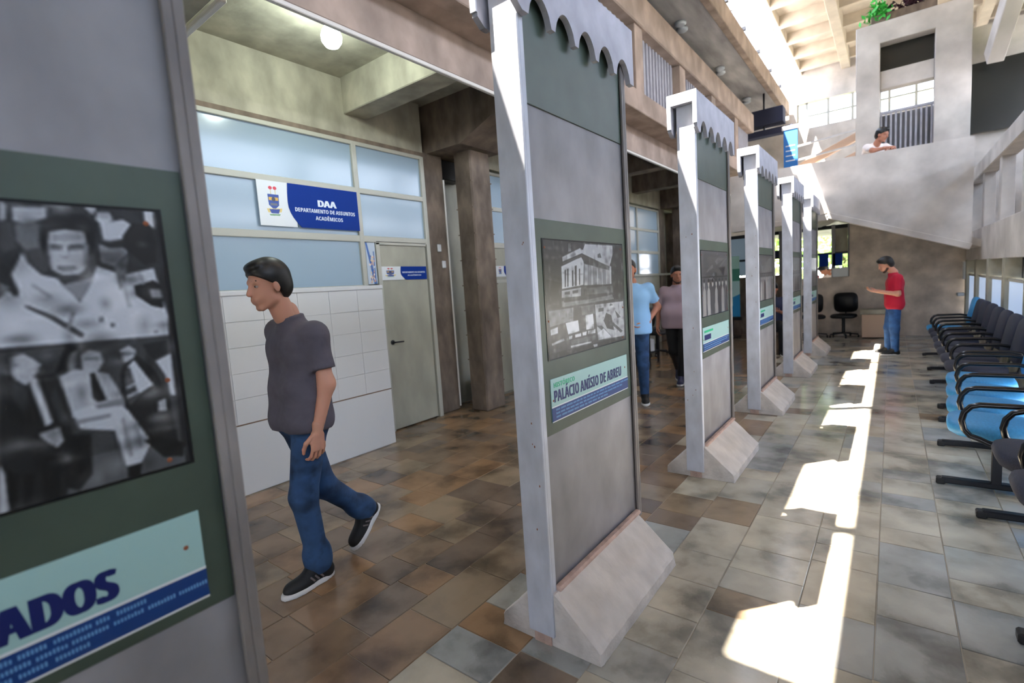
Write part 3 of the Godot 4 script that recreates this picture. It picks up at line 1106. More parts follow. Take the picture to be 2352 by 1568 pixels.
# ------------------------------------------------------------------ side wall behind the benches, gallery above it
func build_wall_right() -> void:
	var X := 1.15
	var w := setting("wall_right")
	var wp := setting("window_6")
	var m := MB.new()
	m.span(Vector3(X, 1.48, -13.2), Vector3(X + 0.2, 2.0, 5.8), 0.008)
	part(w, "floor_band", m, M.concrete_pale)
	m = MB.new()
	m.span(Vector3(X + 0.04, 0.0, -13.2), Vector3(X + 0.2, 0.30, 5.8))
	part(w, "sill", m, M.concrete_cream)
	var n := 0
	var z := -13.0
	while z < 5.6:
		m = MB.new()
		m.span(Vector3(X - 0.02, 0.0, z - 0.09), Vector3(X + 0.2, 1.49, z + 0.09), 0.008)
		part(w, "pillar", m, M.concrete_cream)
		if z > -7.0:  # unseen nearer bays left open to let in light from outside
			z += 1.36
			continue
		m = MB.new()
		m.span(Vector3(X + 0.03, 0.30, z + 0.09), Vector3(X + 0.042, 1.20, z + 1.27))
		part(wp, "pane", m, M.glow_pane_right)
		m = MB.new()
		m.span(Vector3(X + 0.02, 1.19, z + 0.09), Vector3(X + 0.06, 1.22, z + 1.27))
		part(w, "rail", m, M.frame_cream)
		m = MB.new()
		m.span(Vector3(X + 0.14, 1.22, z + 0.09), Vector3(X + 0.18, 1.49, z + 1.27))
		part(w, "dark_opening_fill", m, M.dark_void)  # dark sheet painted in for the unlit opening above the panes
		z += 1.36
		n += 1
	m = MB.new()
	m.span(Vector3(X + 0.04, 0.30, -2.7), Vector3(X + 0.2, 1.49, 5.8))
	part(w, "added_bay_fill", m, M.concrete_cream)  # unseen infill, added to cut the light on the nearest stand
	# the strip of floor over the arcade
	var s := MB.new()
	s.span(Vector3(X + 0.19, 1.70, -17.0), Vector3(3.0, 1.95, 5.8))
	struct("ceiling_arcade", s, M.concrete)
	var g := thing("side_balustrade", "pale concrete balustrade with sloping top rail over the row of benches", "balustrade", Vector3(X, 2.0, 0))
	m = MB.new()
	m.bar(Vector3(0.09, 0.98, -13.1), Vector3(0.09, 0.98, 5.7), 0.20, 0.24, 0.012)
	part(g, "top_rail", m, M.concrete_pale)
	z = -12.9
	while z < 5.6:
		m = MB.new()
		m.span(Vector3(0.02, -0.01, z - 0.09), Vector3(0.16, 0.87, z + 0.09), 0.006)
		part(g, "post", m, M.concrete_pale)
		z += 1.6

# ------------------------------------------------------------------ roof: a slab that starts beside the slot and covers the hall
func build_roof() -> void:
	var r := setting("ceiling_roof")
	var m := MB.new()
	m.span(Vector3(-2.10, 7.20, -17.0), Vector3(3.2, 7.4, 6.0))
	part(r, "slab", m, M.roof_cream)
	m = MB.new()
	m.span(Vector3(-2.28, 6.98, -17.0), Vector3(-2.08, 7.4, 6.0), 0.01)
	part(r, "edge_beam", m, M.roof_cream)
	var z := -16.6
	while z < 5.8:
		m = MB.new()
		m.span(Vector3(-2.08, 6.96, z - 0.06), Vector3(3.0, 7.21, z + 0.06), 0.008)
		part(r, "rib", m, M.roof_cream)
		z += 1.06
	for x: float in [-1.05, 1.6]:
		m = MB.new()
		m.span(Vector3(x - 0.1, 6.85, -17.0), Vector3(x + 0.1, 7.21, 6.0), 0.008)
		part(r, "long_beam", m, M.roof_cream)
	# posts of the slot, between the lip and the edge beam
	for k in 6:
		m = MB.new()
		m.bar(Vector3(-2.42, 6.28, -1.0 - k * 3.1), Vector3(-2.27, 7.0, -1.0 - k * 3.1), 0.15, 0.05, 0.005, Vector3.BACK)
		part(r, "slot_post", m, M.concrete_pale)
	# unseen cover added over the near slot to darken the nearest stand
	m = MB.new()
	m.span(Vector3(-7.4, 6.3, 0.5), Vector3(-2.28, 7.4, 6.0))
	part(r, "added_slot_cover", m, M.roof_cream)
	# clips on the lip of the slot
	for k in 9:
		m = MB.new()
		m.span(Vector3(-2.42, 6.29, -15.4 + k * 1.35), Vector3(-2.35, 6.36, -15.34 + k * 1.35))
		top("glazing_clip", m, M.dark_metal, "small dark clip on the pink lip of the roof slot, %s from its far end" % ["first", "second", "third", "fourth", "fifth", "sixth", "seventh", "eighth", "ninth"][k], "clip", "clips along the roof slot")

# ------------------------------------------------------------------ what the far windows look out on
func build_outdoors() -> void:
	var g := MB.new()
	g.span(Vector3(-40, -0.3, -60), Vector3(40, -0.21, 30))
	struct("ground", g, M.grass)
	g = MB.new()
	g.span(Vector3(3.21, -0.208, -30), Vector3(14, -0.02, 20))
	struct("ground_added_court", g, M.bounce_paving)  # unseen pale court, added to bounce sunlight into the hall
	var r := RandomNumberGenerator.new()
	r.seed = 9
	var leaf := MB.new()
	leaf.quad(Vector3(-0.16, -0.1, 0), Vector3(0, -0.16, 0.05), Vector3(0.18, 0.05, 0), Vector3(0, 0.14, 0.04))
	leaf.quad(Vector3(0, -0.14, -0.14), Vector3(0.04, 0, 0.16), Vector3(0, 0.16, 0.1), Vector3(-0.04, 0.05, -0.12))
	var lm := leaf.mesh()
	var spots := [Vector3(-3.6, 0, -24), Vector3(-6.6, 0, -25.5), Vector3(-1.6, 0, -26), Vector3(-9.6, 0, -24.5)]
	var words := ["leafy green tree seen through the far ground floor windows", "bushy tree beyond the far passage window", "farther green tree behind the gap by the office chairs", "green tree at the end of the passage view"]
	for i in spots.size():
		var t := thing("tree", words[i], "tree", spots[i])
		var m := MB.new()
		m.tube(PackedVector3Array([Vector3(0, -0.22, 0), Vector3(0.05, 1.0, 0), Vector3(-0.05, 2.6, 0.05)]), 0.13, 8)
		part(t, "trunk", m, M.bark)
		var mm := MultiMesh.new()
		mm.transform_format = MultiMesh.TRANSFORM_3D
		mm.mesh = lm
		mm.instance_count = 520
		for k in 520:
			var d := Vector3(r.randfn(), r.randfn() * 0.8, r.randfn()).normalized() * pow(r.randf(), 0.4)
			var p := Vector3(0, 2.9, 0) + d * Vector3(1.7, 1.9, 1.5)
			mm.set_instance_transform(k, Transform3D(Basis.from_euler(Vector3(r.randf() * TAU, r.randf() * TAU, r.randf() * TAU)), p))
		var o := MultiMeshInstance3D.new()
		o.name = "foliage"
		o.multimesh = mm
		o.material_override = M.leaf
		o.set_meta("kind", "stuff")
		t.add_child(o, true)

# ------------------------------------------------------------------ exhibition stands
func grey_print(lines: PackedStringArray, s: int, soft: float, tint := Color(0.97, 0.99, 1.03)) -> ImageTexture:
	var a := Art.new(1024, 674, Color(0.12, 0.12, 0.13))
	for l in lines:
		var q := l.split(" ")
		var g := float(q[0]) / 255.0
		var p := PackedVector2Array()
		for i in range(1, q.size() - 1, 2):
			p.append(Vector2(float(q[i]), float(q[i + 1])))
		a.poly(p, Color(g * tint.r, g * tint.g, minf(1.0, g * tint.b)))
	a.soften(soft)
	a.mottle(s, 420, 0.30)
	a.grain(s, 0.12)
	a.soften(3.0)
	return a.tex()

func blotch_print(s: int) -> ImageTexture:
	# an old photograph seen from too far to make out: figures against a dim room
	var r := RandomNumberGenerator.new()
	r.seed = s
	var a := Art.new(256, 168, Color(0.27, 0.27, 0.29))
	for k in 14:
		var g := r.randf_range(0.12, 0.42)
		a.poly(PackedVector2Array([Vector2(r.randf() * 256, r.randf() * 90), Vector2(r.randf() * 256, r.randf() * 90), Vector2(r.randf() * 256, r.randf() * 168)]), Color(g, g, g * 1.03))
	for k in 7:
		var x := 18.0 + k * 36 + r.randf() * 12
		var g := r.randf_range(0.12, 0.6)
		a.poly(PackedVector2Array([Vector2(x - 14, 168), Vector2(x - 12, 104), Vector2(x, 92), Vector2(x + 12, 104), Vector2(x + 14, 168)]), Color(g, g, g))
		a.ell(x, 84, 8, 10, Color(0.5, 0.5, 0.5))
		a.ell(x, 77, 8, 5, Color(0.1, 0.1, 0.1))
	a.rect(0, 66, 256, 3, Color(0.1, 0.1, 0.1))
	a.soften(2.0)
	return a.tex()

func canopy_side() -> PackedVector2Array:
	var p := PackedVector2Array()
	p.append(Vector2(-0.05, 2.772))
	p.append(Vector2(-0.05, 2.53))
	var u := 0.010
	p.append(Vector2(u - 0.02, 2.502))
	for k in 5:
		var u0 := 0.014 + k * 0.186
		for j in 13:
			var a := j / 12.0
			p.append(Vector2(u0 + 0.014 + a * 0.158, 2.502 + 0.092 * pow(sin(PI * a), 0.62)))
		p.append(Vector2(u0 + 0.183, 2.502))
	p.append(Vector2(0.975, 2.502))
	p.append(Vector2(0.975, 2.772))
	return p

func cement_foot(s: int) -> MB:
	# lofted along the stand, with the chipped arrises of cast cement
	var nz := FastNoiseLite.new()
	nz.seed = s
	nz.frequency = 14.0
	var prof := [Vector2(-0.221, 0.0), Vector2(-0.2205, 0.022), Vector2(-0.218, 0.050), Vector2(-0.206, 0.068), Vector2(-0.16, 0.112), Vector2(-0.10, 0.172), Vector2(-0.058, 0.222), Vector2(-0.044, 0.236), Vector2(-0.030, 0.240), Vector2(0.050, 0.240), Vector2(0.072, 0.238), Vector2(0.088, 0.224), Vector2(0.14, 0.178), Vector2(0.20, 0.122), Vector2(0.262, 0.066), Vector2(0.2725, 0.052), Vector2(0.2745, 0.022), Vector2(0.2745, 0.0)]
	var m := MB.new()
	var us := [0.0, 0.006, 0.018, 0.04]
	for k in 26:
		us.append(0.07 + k * 0.0296)
	us.append_array([0.838, 0.848, 0.854])
	var rows := []
	for i in us.size():
		var row := []
		var u: float = us[i]
		var ends := 0.0 if i > 1 and i < us.size() - 2 else 1.0
		for j in prof.size():
			var q: Vector2 = prof[j]
			var chip := 0.0012
			if j in [2, 3, 6, 7, 8, 11, 14, 15]:
				chip = 0.0035
			chip += 0.0028 * ends
			var c := Vector2(0.027, 0.06)
			var d := (q - c).normalized()
			var e := minf(0.0, nz.get_noise_3d(u * 2.2, q.x * 3.0, q.y * 3.0)) * chip * 3.6
			q = q + d * e - d * (0.004 if (i == 0 or i == us.size() - 1) else 0.0)
			row.append(Vector3(u, maxf(q.y, 0.0), q.x))
		rows.append(row)
	for i in rows.size() - 1:
		for j in prof.size() - 1:
			m.quad(rows[i][j], rows[i][j + 1], rows[i + 1][j + 1], rows[i + 1][j])
	for e in 2:
		var row: Array = rows[0] if e == 0 else rows[rows.size() - 1]
		var c := Vector3(row[0].x, 0.08, 0.027)
		for j in prof.size():
			var a: Vector3 = row[j]
			var b: Vector3 = row[(j + 1) % prof.size()]
			if e == 0:
				m.tri(c, b, a)
			else:
				m.tri(c, a, b)
	return m

func stand(z_front: float, label: String, crowd: Texture2D, heading: int) -> Node3D:
	var s := thing("exhibition_stand", label, "display stand", Vector3(-1.165, 0, z_front), PI / 2, "exhibition stands in a row")
	var m := MB.new()
	m = cement_foot(int(z_front * 10) + 40)
	part(s, "cement_foot", m, M.foot_cement)
	m = MB.new()
	m.box(Vector3(0.45, 0.243, 0.066), Vector3(0.84, 0.024, 0.034), 0.007)
	m.box(Vector3(0.45, 0.243, -0.062), Vector3(0.84, 0.024, 0.034), 0.007)
	part(s, "mortar_bead", m, M.foot_mortar)
	# the grey slab between two channel posts
	m = MB.new()
	m.span(Vector3(0.02, 0.20, -0.040), Vector3(0.91, 2.72, 0.042))
	part(s, "slab", m, M.panel_grey)
	m = MB.new()
	m.span(Vector3(-0.012, 0.045, -0.0635), Vector3(0.004, 2.70, 0.0635), 0.003)
	m.span(Vector3(0.003, 0.045, 0.050), Vector3(0.030, 2.70, 0.062), 0.002)
	m.span(Vector3(0.003, 0.045, -0.062), Vector3(0.030, 2.70, -0.050), 0.002)
	part(s, "post", m, M.post_paint)
	m = MB.new()
	m.span(Vector3(0.903, 0.20, -0.0635), Vector3(0.925, 2.70, 0.0635), 0.003)
	m.span(Vector3(0.885, 0.20, 0.050), Vector3(0.904, 2.70, 0.062), 0.002)
	m.span(Vector3(0.885, 0.20, -0.062), Vector3(0.904, 2.70, -0.050), 0.002)
	part(s, "post", m, M.post_shaded)
	m = MB.new()
	m.span(Vector3(-0.006, 0.0, -0.040), Vector3(0.02, 0.05, 0.045))
	part(s, "post_shoe", m, M.foot_mortar)
	# rust and paint flecks on the post
	var r := RandomNumberGenerator.new()
	r.seed = int(z_front * 100) + 900
	for k in 7:
		m = MB.new()
		var rad := r.randf_range(0.0022, 0.0048)
		m.lathe(PackedVector2Array([Vector2(0.0001, 0.0016), Vector2(rad * 0.7, 0.0012), Vector2(rad, 0.0)]), 8, Transform3D(Basis(Vector3.BACK, PI / 2).scaled_local(Vector3(1.4, 1, 0.8)), Vector3(-0.0118, r.randf_range(0.5, 1.9), r.randf_range(-0.045, 0.05))))
		part(s, "rust_spot", m, M.rust)
	# scalloped canopy: two side plates and a cap
	for e: float in [-1.0, 1.0]:
		m = MB.new()
		m.prism(canopy_side(), Transform3D(Basis.IDENTITY, Vector3(0, 0, 0.066 if e > 0 else -0.112)), 0.026 if e > 0 else 0.026)
		part(s, "scalloped_plate", m, M.canopy_grey)
	m = MB.new()
	m.span(Vector3(-0.052, 2.70, -0.0865), Vector3(0.972, 2.770, 0.0665))
	part(s, "cap", m, M.canopy_grey)
	m = MB.new()
	m.prism(PackedVector2Array([Vector2(-0.113, 2.545), Vector2(-0.086, 2.545), Vector2(-0.086, 2.70), Vector2(0.066, 2.70), Vector2(0.066, 2.555), Vector2(0.093, 2.555), Vector2(0.093, 2.774), Vector2(-0.113, 2.774)]), Transform3D(Basis(Vector3(0, 0, 1), Vector3(0, 1, 0), Vector3(-1, 0, 0)), Vector3(-0.050, 0, 0)), 0.010)
	part(s, "end_trim", m, M.post_paint)
	# green boards with the prints
	m = MB.new()
	m.span(Vector3(0.034, 2.205, 0.040), Vector3(0.884, 2.64, 0.048), 0.001)
	part(s, "upper_board", m, M.board_green)
	m = MB.new()
	m.span(Vector3(0.034, 0.888, 0.040), Vector3(0.884, 1.772, 0.048), 0.001)
	part(s, "lower_board", m, M.board_green)
	var pr := plain(Color.WHITE, 0.32)
	pr.albedo_texture = crowd
	m = MB.new()
	m.span(Vector3(0.088, 1.197, 0.047), Vector3(0.842, 1.696, 0.0505))
	part(s, "print_backing", m, M.black_gloss)
	m = MB.new()
	m.quad(Vector3(0.095, 1.203, 0.051), Vector3(0.835, 1.203, 0.051), Vector3(0.835, 1.69, 0.051), Vector3(0.095, 1.69, 0.051))
	part(s, "photo_print", m, pr)
	var low := 0.914 if heading == 1 else 0.938
	var mid := 0.975 if heading == 1 else 0.999
	var high := 1.098 if heading == 1 else 1.120
	var c := part(s, "caption_plaque", MB.new().span(Vector3(0.092, low, 0.047), Vector3(0.836, high, 0.0515), 0.0008), M.plaque_mint)
	m = MB.new()
	m.span(Vector3(0.092, low + 0.004, 0.0505), Vector3(0.836, mid, 0.0522))
	part(c, "blue_band", m, M.plaque_blue)
	m = MB.new()
	m.span(Vector3(0.092, mid, 0.0505), Vector3(0.836, mid + 0.005, 0.0521))
	m.span(Vector3(0.092, low, 0.0505), Vector3(0.836, low + 0.004, 0.0521))
	part(c, "white_line", m, M.plaque_white)
	if heading == 2:
		lettering(c, "lettering", "HISTÓRICO", M.ink_green, Vector3(0.114, 1.082, 0.0513), 0.172, 0.026)
		lettering(c, "lettering", "PALÁCIO ANÍSIO DE ABREU", M.ink_navy, Vector3(0.114, 1.020, 0.0513), 0.645, 0.064, 0.010)
	elif heading == 1:
		lettering(c, "lettering", "ADOS", M.ink_navy, Vector3(0.535, 0.992, 0.0513), 0.156, 0.057, 0.020)
	else:
		m = MB.new()
		m.span(Vector3(0.13, 1.079, 0.0511), Vector3(0.36, 1.095, 0.0523))
		part(c, "heading_strip", m, M.ink_green)
		m = MB.new()
		m.span(Vector3(0.13, 1.022, 0.0511), Vector3(0.30, 1.062, 0.0523))
		part(c, "heading_strip", m, M.ink_navy)
	# lines of small print, too small to read: strokes of word length
	for row in 3:
		var u := 0.122
		var stop: float = [0.80, 0.74, 0.58][row]
		if heading == 1:
			stop = [0.70, 0.80, 0.62][row]
		m = MB.new()
		while u < stop:
			var wl := r.randf_range(0.018, 0.05)
			var x := u
			while x < u + wl:
				m.span(Vector3(x, mid - 0.0155 - row * 0.0155, 0.0520), Vector3(x + 0.0034, mid - 0.009 - row * 0.0155 + r.randf() * 0.002, 0.0525))
				x += 0.0052
			u += wl + 0.009
		part(c, "small_print", m, M.ink_pale)
	for q in [Vector3(0.105, 1.66, 0.051), Vector3(0.815, 1.668, 0.051), Vector3(0.105, 1.36, 0.051), Vector3(0.815, 1.37, 0.051), Vector3(0.80, 1.215, 0.051), Vector3(0.806, mid + 0.057, 0.0515), Vector3(0.106, mid + 0.03, 0.0515)]:
		m = MB.new()
		m.lathe(PackedVector2Array([Vector2(0.0048, 0.0), Vector2(0.0040, 0.0015), Vector2(0.0001, 0.002)]), 10, Transform3D(Basis(Vector3.RIGHT, PI / 2), q))
		part(s, "screw", m, M.rust)
	return s

func build_stands() -> void:
	stand(0.465, "nearest grey stand, with a print of men in suits and a heading ending ADOS", grey_print(POSTER_CROWD, 1, 5.5), 1)
	stand(-1.60, "tall grey stand headed PALÁCIO ANÍSIO DE ABREU with a columned building print", grey_print(POSTER_PALACE, 2, 5.0), 2)
	stand(-3.69, "third grey stand along the row, just beyond the palace one", blotch_print(3), 0)
	stand(-5.72, "fourth grey stand along the row, between the third and the last two", blotch_print(4), 0)
	stand(-7.95, "fifth grey stand along the row, one before the last", blotch_print(5), 0)
	stand(-10.03, "farthest grey stand of the row, in front of the sunlit parapet", blotch_print(6), 0)

# ------------------------------------------------------------------ furniture
func cushion(w: float, h: float, d: float, bow := 0.0, seg := 10) -> MB:
	# pillow shape: superellipse outline, domed
	var m := MB.new()
	var rows := []
	var cnt := 28
	var layers := [[0.86, -0.5], [0.97, -0.30], [1.0, 0.0], [0.97, 0.30], [0.88, 0.46], [0.6, 0.56], [0.25, 0.60]]
	for l in layers:
		var row := []
		for k in cnt:
			var a := TAU * k / cnt
			var cx := signf(cos(a)) * pow(absf(cos(a)), 0.48)
			var cz := signf(sin(a)) * pow(absf(sin(a)), 0.48)
			var p := Vector3(cx * w * 0.5 * l[0], l[1] * h, cz * d * 0.5 * l[0])
			p.y += bow * pow(p.x / (w * 0.5), 2.0)
			row.append(p)
		rows.append(row)
	var idx := []
	for i in rows.size():
		var r := []
		for k in cnt:
			var p: Vector3 = rows[i][k]
			var flat := Vector3(p.x / w, 0, p.z / d).normalized()
			var t: float = layers[i][1]
			r.append(m.vert(p, (flat * (1.0 - clampf((t - 0.2) / 0.4, 0, 1) * 0.95) + Vector3.UP * clampf(t * 1.9, -1, 1.6)).normalized(), Vector2(p.x, p.z)))
		idx.append(r)
	for i in rows.size() - 1:
		for k in cnt:
			var k2 := (k + 1) % cnt
			m.ix.append_array([idx[i][k], idx[i][k2], idx[i + 1][k2], idx[i][k], idx[i + 1][k2], idx[i + 1][k]])
	for e: int in [0, rows.size() - 1]:
		var c := m.vert(Vector3(0, layers[e][1] * h, 0), Vector3.UP if e > 0 else Vector3.DOWN)
		for k in cnt:
			var k2 := (k + 1) % cnt
			if e > 0:
				m.ix.append_array([c, idx[e][k], idx[e][k2]])
			else:
				m.ix.append_array([c, idx[e][k2], idx[e][k]])
	return m

func bench(z_near: float, count: int, feet: Array, fabrics: Array, label: String, x := 0.30, turn := 0.0, pitch := 0.53) -> void:
	# local x runs back from the seat front, local z along the row
	var b := thing("waiting_bench", label, "bench", Vector3(x, 0, z_near), turn, "linked waiting chairs")
	var seat := cushion(0.46, 0.085, pitch - 0.055).mesh()
	var back := cushion(0.44, 0.075, pitch - 0.06).mesh()
	var length := pitch * count
	var m := MB.new()
	m.span(Vector3(0.24, 0.315, -length), Vector3(0.30, 0.365, 0.0), 0.004)
	part(b, "beam", m, M.dark_metal)
	for k in count:
		var z := -pitch * (k + 0.5)
		part(b, "seat", seat, fabrics[k], Transform3D(Basis(Vector3.BACK, -0.05), Vector3(0.25, 0.435, z)))
		part(b, "backrest", back, fabrics[k], Transform3D(Basis(Vector3.BACK, deg_to_rad(79)), Vector3(0.575, 0.70, z)))
		m = MB.new()
		m.bar(Vector3(0.30, 0.35, z), Vector3(0.56, 0.40, z), 0.05, 0.012)
		m.bar(Vector3(0.55, 0.39, z), Vector3(0.625, 0.66, z), 0.06, 0.012, 0.0, Vector3.RIGHT)
		part(b, "back_bracket", m, M.dark_metal)
	for k in count + 1:
		var z := -pitch * k
		m = MB.new()
		var p := PackedVector3Array([Vector3(0.29, 0.36, z), Vector3(0.20, 0.40, z)])
		for j in 7:
			var a := -PI / 2 - PI * j / 6.0
			p.append(Vector3(0.17 + cos(a) * 0.08, 0.52 + sin(a) * 0.105, z))
		p.append_array([Vector3(0.30, 0.628, z), Vector3(0.45, 0.63, z), Vector3(0.53, 0.615, z), Vector3(0.55, 0.57, z), Vector3(0.53, 0.50, z)])
		m.tube(p, 0.017, 8)
		part(b, "armrest", m, M.black_gloss)
	for f: float in feet:
		var z := f - z_near
		m = MB.new()
		m.span(Vector3(0.245, 0.04, z - 0.025), Vector3(0.295, 0.32, z + 0.025), 0.004)
		m.bar(Vector3(0.0, 0.030, z), Vector3(0.60, 0.045, z), 0.055, 0.04, 0.008)
		part(b, "foot", m, M.dark_metal)
		m = MB.new()
		m.box(Vector3(0.0, 0.022, z), Vector3(0.05, 0.044, 0.062), 0.008)
		part(b, "end_cap", m, M.black)

func build_benches() -> void:
	var nv: Material = M.navy_fabric
	var bl: Material = M.blue_fabric
	bench(-2.32, 3, [-3.82, -2.6], [nv, nv, nv], "nearest linked bench with dark navy cushions, beside the bright blue one", 0.43)
	bench(-4.02, 4, [-4.32, -5.24, -6.05], [bl, bl, bl, bl], "linked waiting bench with bright blue cushions and black armrests", 0.26, -0.062)
	bench(-6.32, 4, [-6.60, -7.95], [nv, nv, nv, nv], "linked bench with dark cushions just past the blue one", 0.41)
	bench(-8.55, 4, [-8.95, -10.35], [nv, nv, nv, bl], "farthest linked bench with dark cushions and one blue backrest", 0.43)

func office_chair(at: Vector3, turn: float, label: String) -> void:
	var c := thing("office_chair", label, "chair", at, turn, "black office chairs")
	part(c, "seat", cushion(0.47, 0.08, 0.45), M.black, Transform3D(Basis.IDENTITY, Vector3(0, 0.46, 0)))
	part(c, "backrest", cushion(0.45, 0.07, 0.44), M.black, Transform3D(Basis(Vector3.RIGHT, deg_to_rad(-80)), Vector3(0, 0.74, -0.24)))
	var m := MB.new()
	m.tube(PackedVector3Array([Vector3(0, 0.08, 0), Vector3(0, 0.44, 0)]), 0.03, 10)
	part(c, "column", m, M.dark_metal)
	m = MB.new()
	m.bar(Vector3(0, 0.42, -0.1), Vector3(0, 0.44, -0.27), 0.05, 0.014)
	m.bar(Vector3(0, 0.43, -0.27), Vector3(0, 0.70, -0.275), 0.05, 0.014, 0.0, Vector3.RIGHT)
	part(c, "back_bracket", m, M.dark_metal)
	for k in 5:
		var a := TAU * k / 5
		m = MB.new()
		m.bar(Vector3(0, 0.10, 0), Vector3(cos(a) * 0.27, 0.07, sin(a) * 0.27), 0.04, 0.025, 0.004)
		var l := part(c, "leg", m, M.dark_metal)
		m = MB.new()
		m.sphere(Vector3(cos(a) * 0.27, 0.03, sin(a) * 0.27), Vector3(0.02, 0.03, 0.03), 10)
		part(l, "caster", m, M.black)

func build_small_things() -> void:
	office_chair(Vector3(-1.38, 0, -12.75), 0.2, "black office chair under the sill window, next to the farthest stand")
	office_chair(Vector3(-0.82, 0, -12.85), -0.1, "black office chair between the other office chair and the pale box table")
	office_chair(Vector3(-3.72, 0, -9.6), 1.2, "black office chair in the passage behind the men in blue and mauve")
	# pale box table
	var t := thing("box_table", "pale wooden box table against the concrete wall behind the man in red", "table", Vector3(-0.22, 0, -12.85))
	var m := MB.new()
	m.span(Vector3(-0.27, 0.02, -0.22), Vector3(0.27, 0.50, 0.22), 0.006)
	part(t, "body", m, M.wood_pale)
	m = MB.new()
	m.span(Vector3(-0.30, 0.50, -0.25), Vector3(0.30, 0.60, 0.25), 0.008)
	part(t, "tabletop", m, M.concrete_cream)
	# notices under the window, on the sill
	var xs := [-1.46, -1.22, -0.96]
	for i in 3:
		m = MB.new()
		m.span(Vector3(xs[i] - 0.09, 1.55, -13.261), Vector3(xs[i] + 0.09, 1.82, -13.25))
		top("blue_notice", m, M.sign_blue, "blue printed notice fixed under the green window, %s of three" % ["leftmost", "middle", "rightmost"][i], "notice", "blue notices in a row under the window")
	m = MB.new()
	m.span(Vector3(-1.05, 1.30, -13.26), Vector3(-0.76, 1.50, -13.05), 0.01)
	top("paper_tray", m, M.plaque_white, "white paper tray on the window sill", "tray")
	m = MB.new()
	m.span(Vector3(-1.44, 1.30, -13.2), Vector3(-1.30, 1.36, -13.02), 0.008)
	top("folder", m, M.shirt_red, "small red folder lying on the window sill", "folder")
	# roll-up banner at the end of the passage
	var b := thing("roll_up_banner", "tall teal, white and blue roll-up banner at the end of the passage", "banner", Vector3(-3.03, 0, -12.7))
	var a := Art.new(64, 192, c8(176, 226, 220))
	a.rect(0, 40, 64, 40, c8(70, 150, 132))
	a.rect(0, 78, 64, 60, c8(190, 230, 234))
	a.poly(PackedVector2Array([Vector2(0, 140), Vector2(64, 120), Vector2(64, 192), Vector2(0, 192)]), c8(40, 150, 214))
	a.rect(24, 8, 10, 150, c8(200, 240, 240))
	a.soften(2.0)
	var bm := plain(Color.WHITE, 0.5)
	bm.albedo_texture = a.tex()
	m = MB.new()
	m.quad(Vector3(-0.17, 0.50, 0.006), Vector3(0.17, 0.50, 0.006), Vector3(0.17, 1.93, 0.006), Vector3(-0.17, 1.93, 0.006))
	m.quad(Vector3(0.17, 0.50, 0.0), Vector3(-0.17, 0.50, 0.0), Vector3(-0.17, 1.93, 0.0), Vector3(0.17, 1.93, 0.0))
	part(b, "sheet", m, bm)
	m = MB.new()
	m.span(Vector3(-0.2, 0.42, -0.05), Vector3(0.2, 0.50, 0.05), 0.01)
	m.span(Vector3(-0.02, 0.025, -0.02), Vector3(0.02, 0.425, 0.02))
	m.span(Vector3(-0.16, 0.0, -0.16), Vector3(0.16, 0.03, 0.16), 0.006)
	part(b, "stand", m, M.black)
	# low table with white boxes behind the two men
	var d := thing("side_table", "dark low side table with shelf in the passage behind the two men", "table", Vector3(-3.62, 0, -8.6))
	m = MB.new()
	m.span(Vector3(-0.25, 0.60, -0.25), Vector3(0.25, 0.64, 0.25), 0.006)
	part(d, "tabletop", m, M.black)
	m = MB.new()
	m.span(Vector3(-0.23, 0.20, -0.23), Vector3(0.23, 0.23, 0.23), 0.004)
	part(d, "shelf", m, M.black)
	for sx: float in [-0.22, 0.22]:
		for sz: float in [-0.22, 0.22]:
			m = MB.new()
			m.span(Vector3(sx - 0.02, 0.0, sz - 0.02), Vector3(sx + 0.02, 0.60, sz + 0.02))
			part(d, "leg", m, M.black)
	m = MB.new()
	m.span(Vector3(-3.80, 0.641, -8.72), Vector3(-3.46, 0.84, -8.5), 0.008)
	top("white_box", m, M.white_paint, "white box standing on top of the dark side table", "box")
	m = MB.new()
	m.span(Vector3(-3.78, 0.231, -8.72), Vector3(-3.62, 0.46, -8.5), 0.008)
	top("white_box", m, M.white_paint, "white box on the table's lower shelf, the narrower one", "box")
	m = MB.new()
	m.lathe(PackedVector2Array([Vector2(0.0001, 0), Vector2(0.085, 0.0), Vector2(0.09, 0.01), Vector2(0.09, 0.20), Vector2(0.06, 0.22), Vector2(0.0001, 0.225)]), 18, Transform3D(Basis.IDENTITY, Vector3(-3.48, 0.231, -8.6)))
	top("paper_roll", m, M.white_paint, "round white paper roll on the lower shelf of the side table", "roll")
	# blue bin in the gap between the columns
	m = MB.new()
	m.lathe(PackedVector2Array([Vector2(0.0001, 0.0), Vector2(0.10, 0.0), Vector2(0.13, 0.32), Vector2(0.14, 0.33), Vector2(0.14, 0.345), Vector2(0.125, 0.345), Vector2(0.098, 0.02), Vector2(0.0001, 0.02)]), 22, Transform3D(Basis.IDENTITY, Vector3(-4.44, 0.0, -5.10)))
	top("waste_bin", m, plain(c8(40, 110, 140), 0.5), "blue waste bin behind the stout concrete column", "bin")
	# notices on the pillar at the end of the benches
	m = MB.new()
	m.span(Vector3(1.098, 1.12, -13.19), Vector3(1.128, 1.46, -12.95), 0.004)
	top("notice_box", m, M.plaque_white, "white notice box on the end pillar over the farthest bench", "notice")
	m = MB.new()
	m.span(Vector3(1.02, 0.80, -13.19), Vector3(1.12, 0.86, -12.95), 0.006)
	top("wall_shelf", m, M.plaque_white, "small white shelf under the notice box on the end pillar", "shelf")

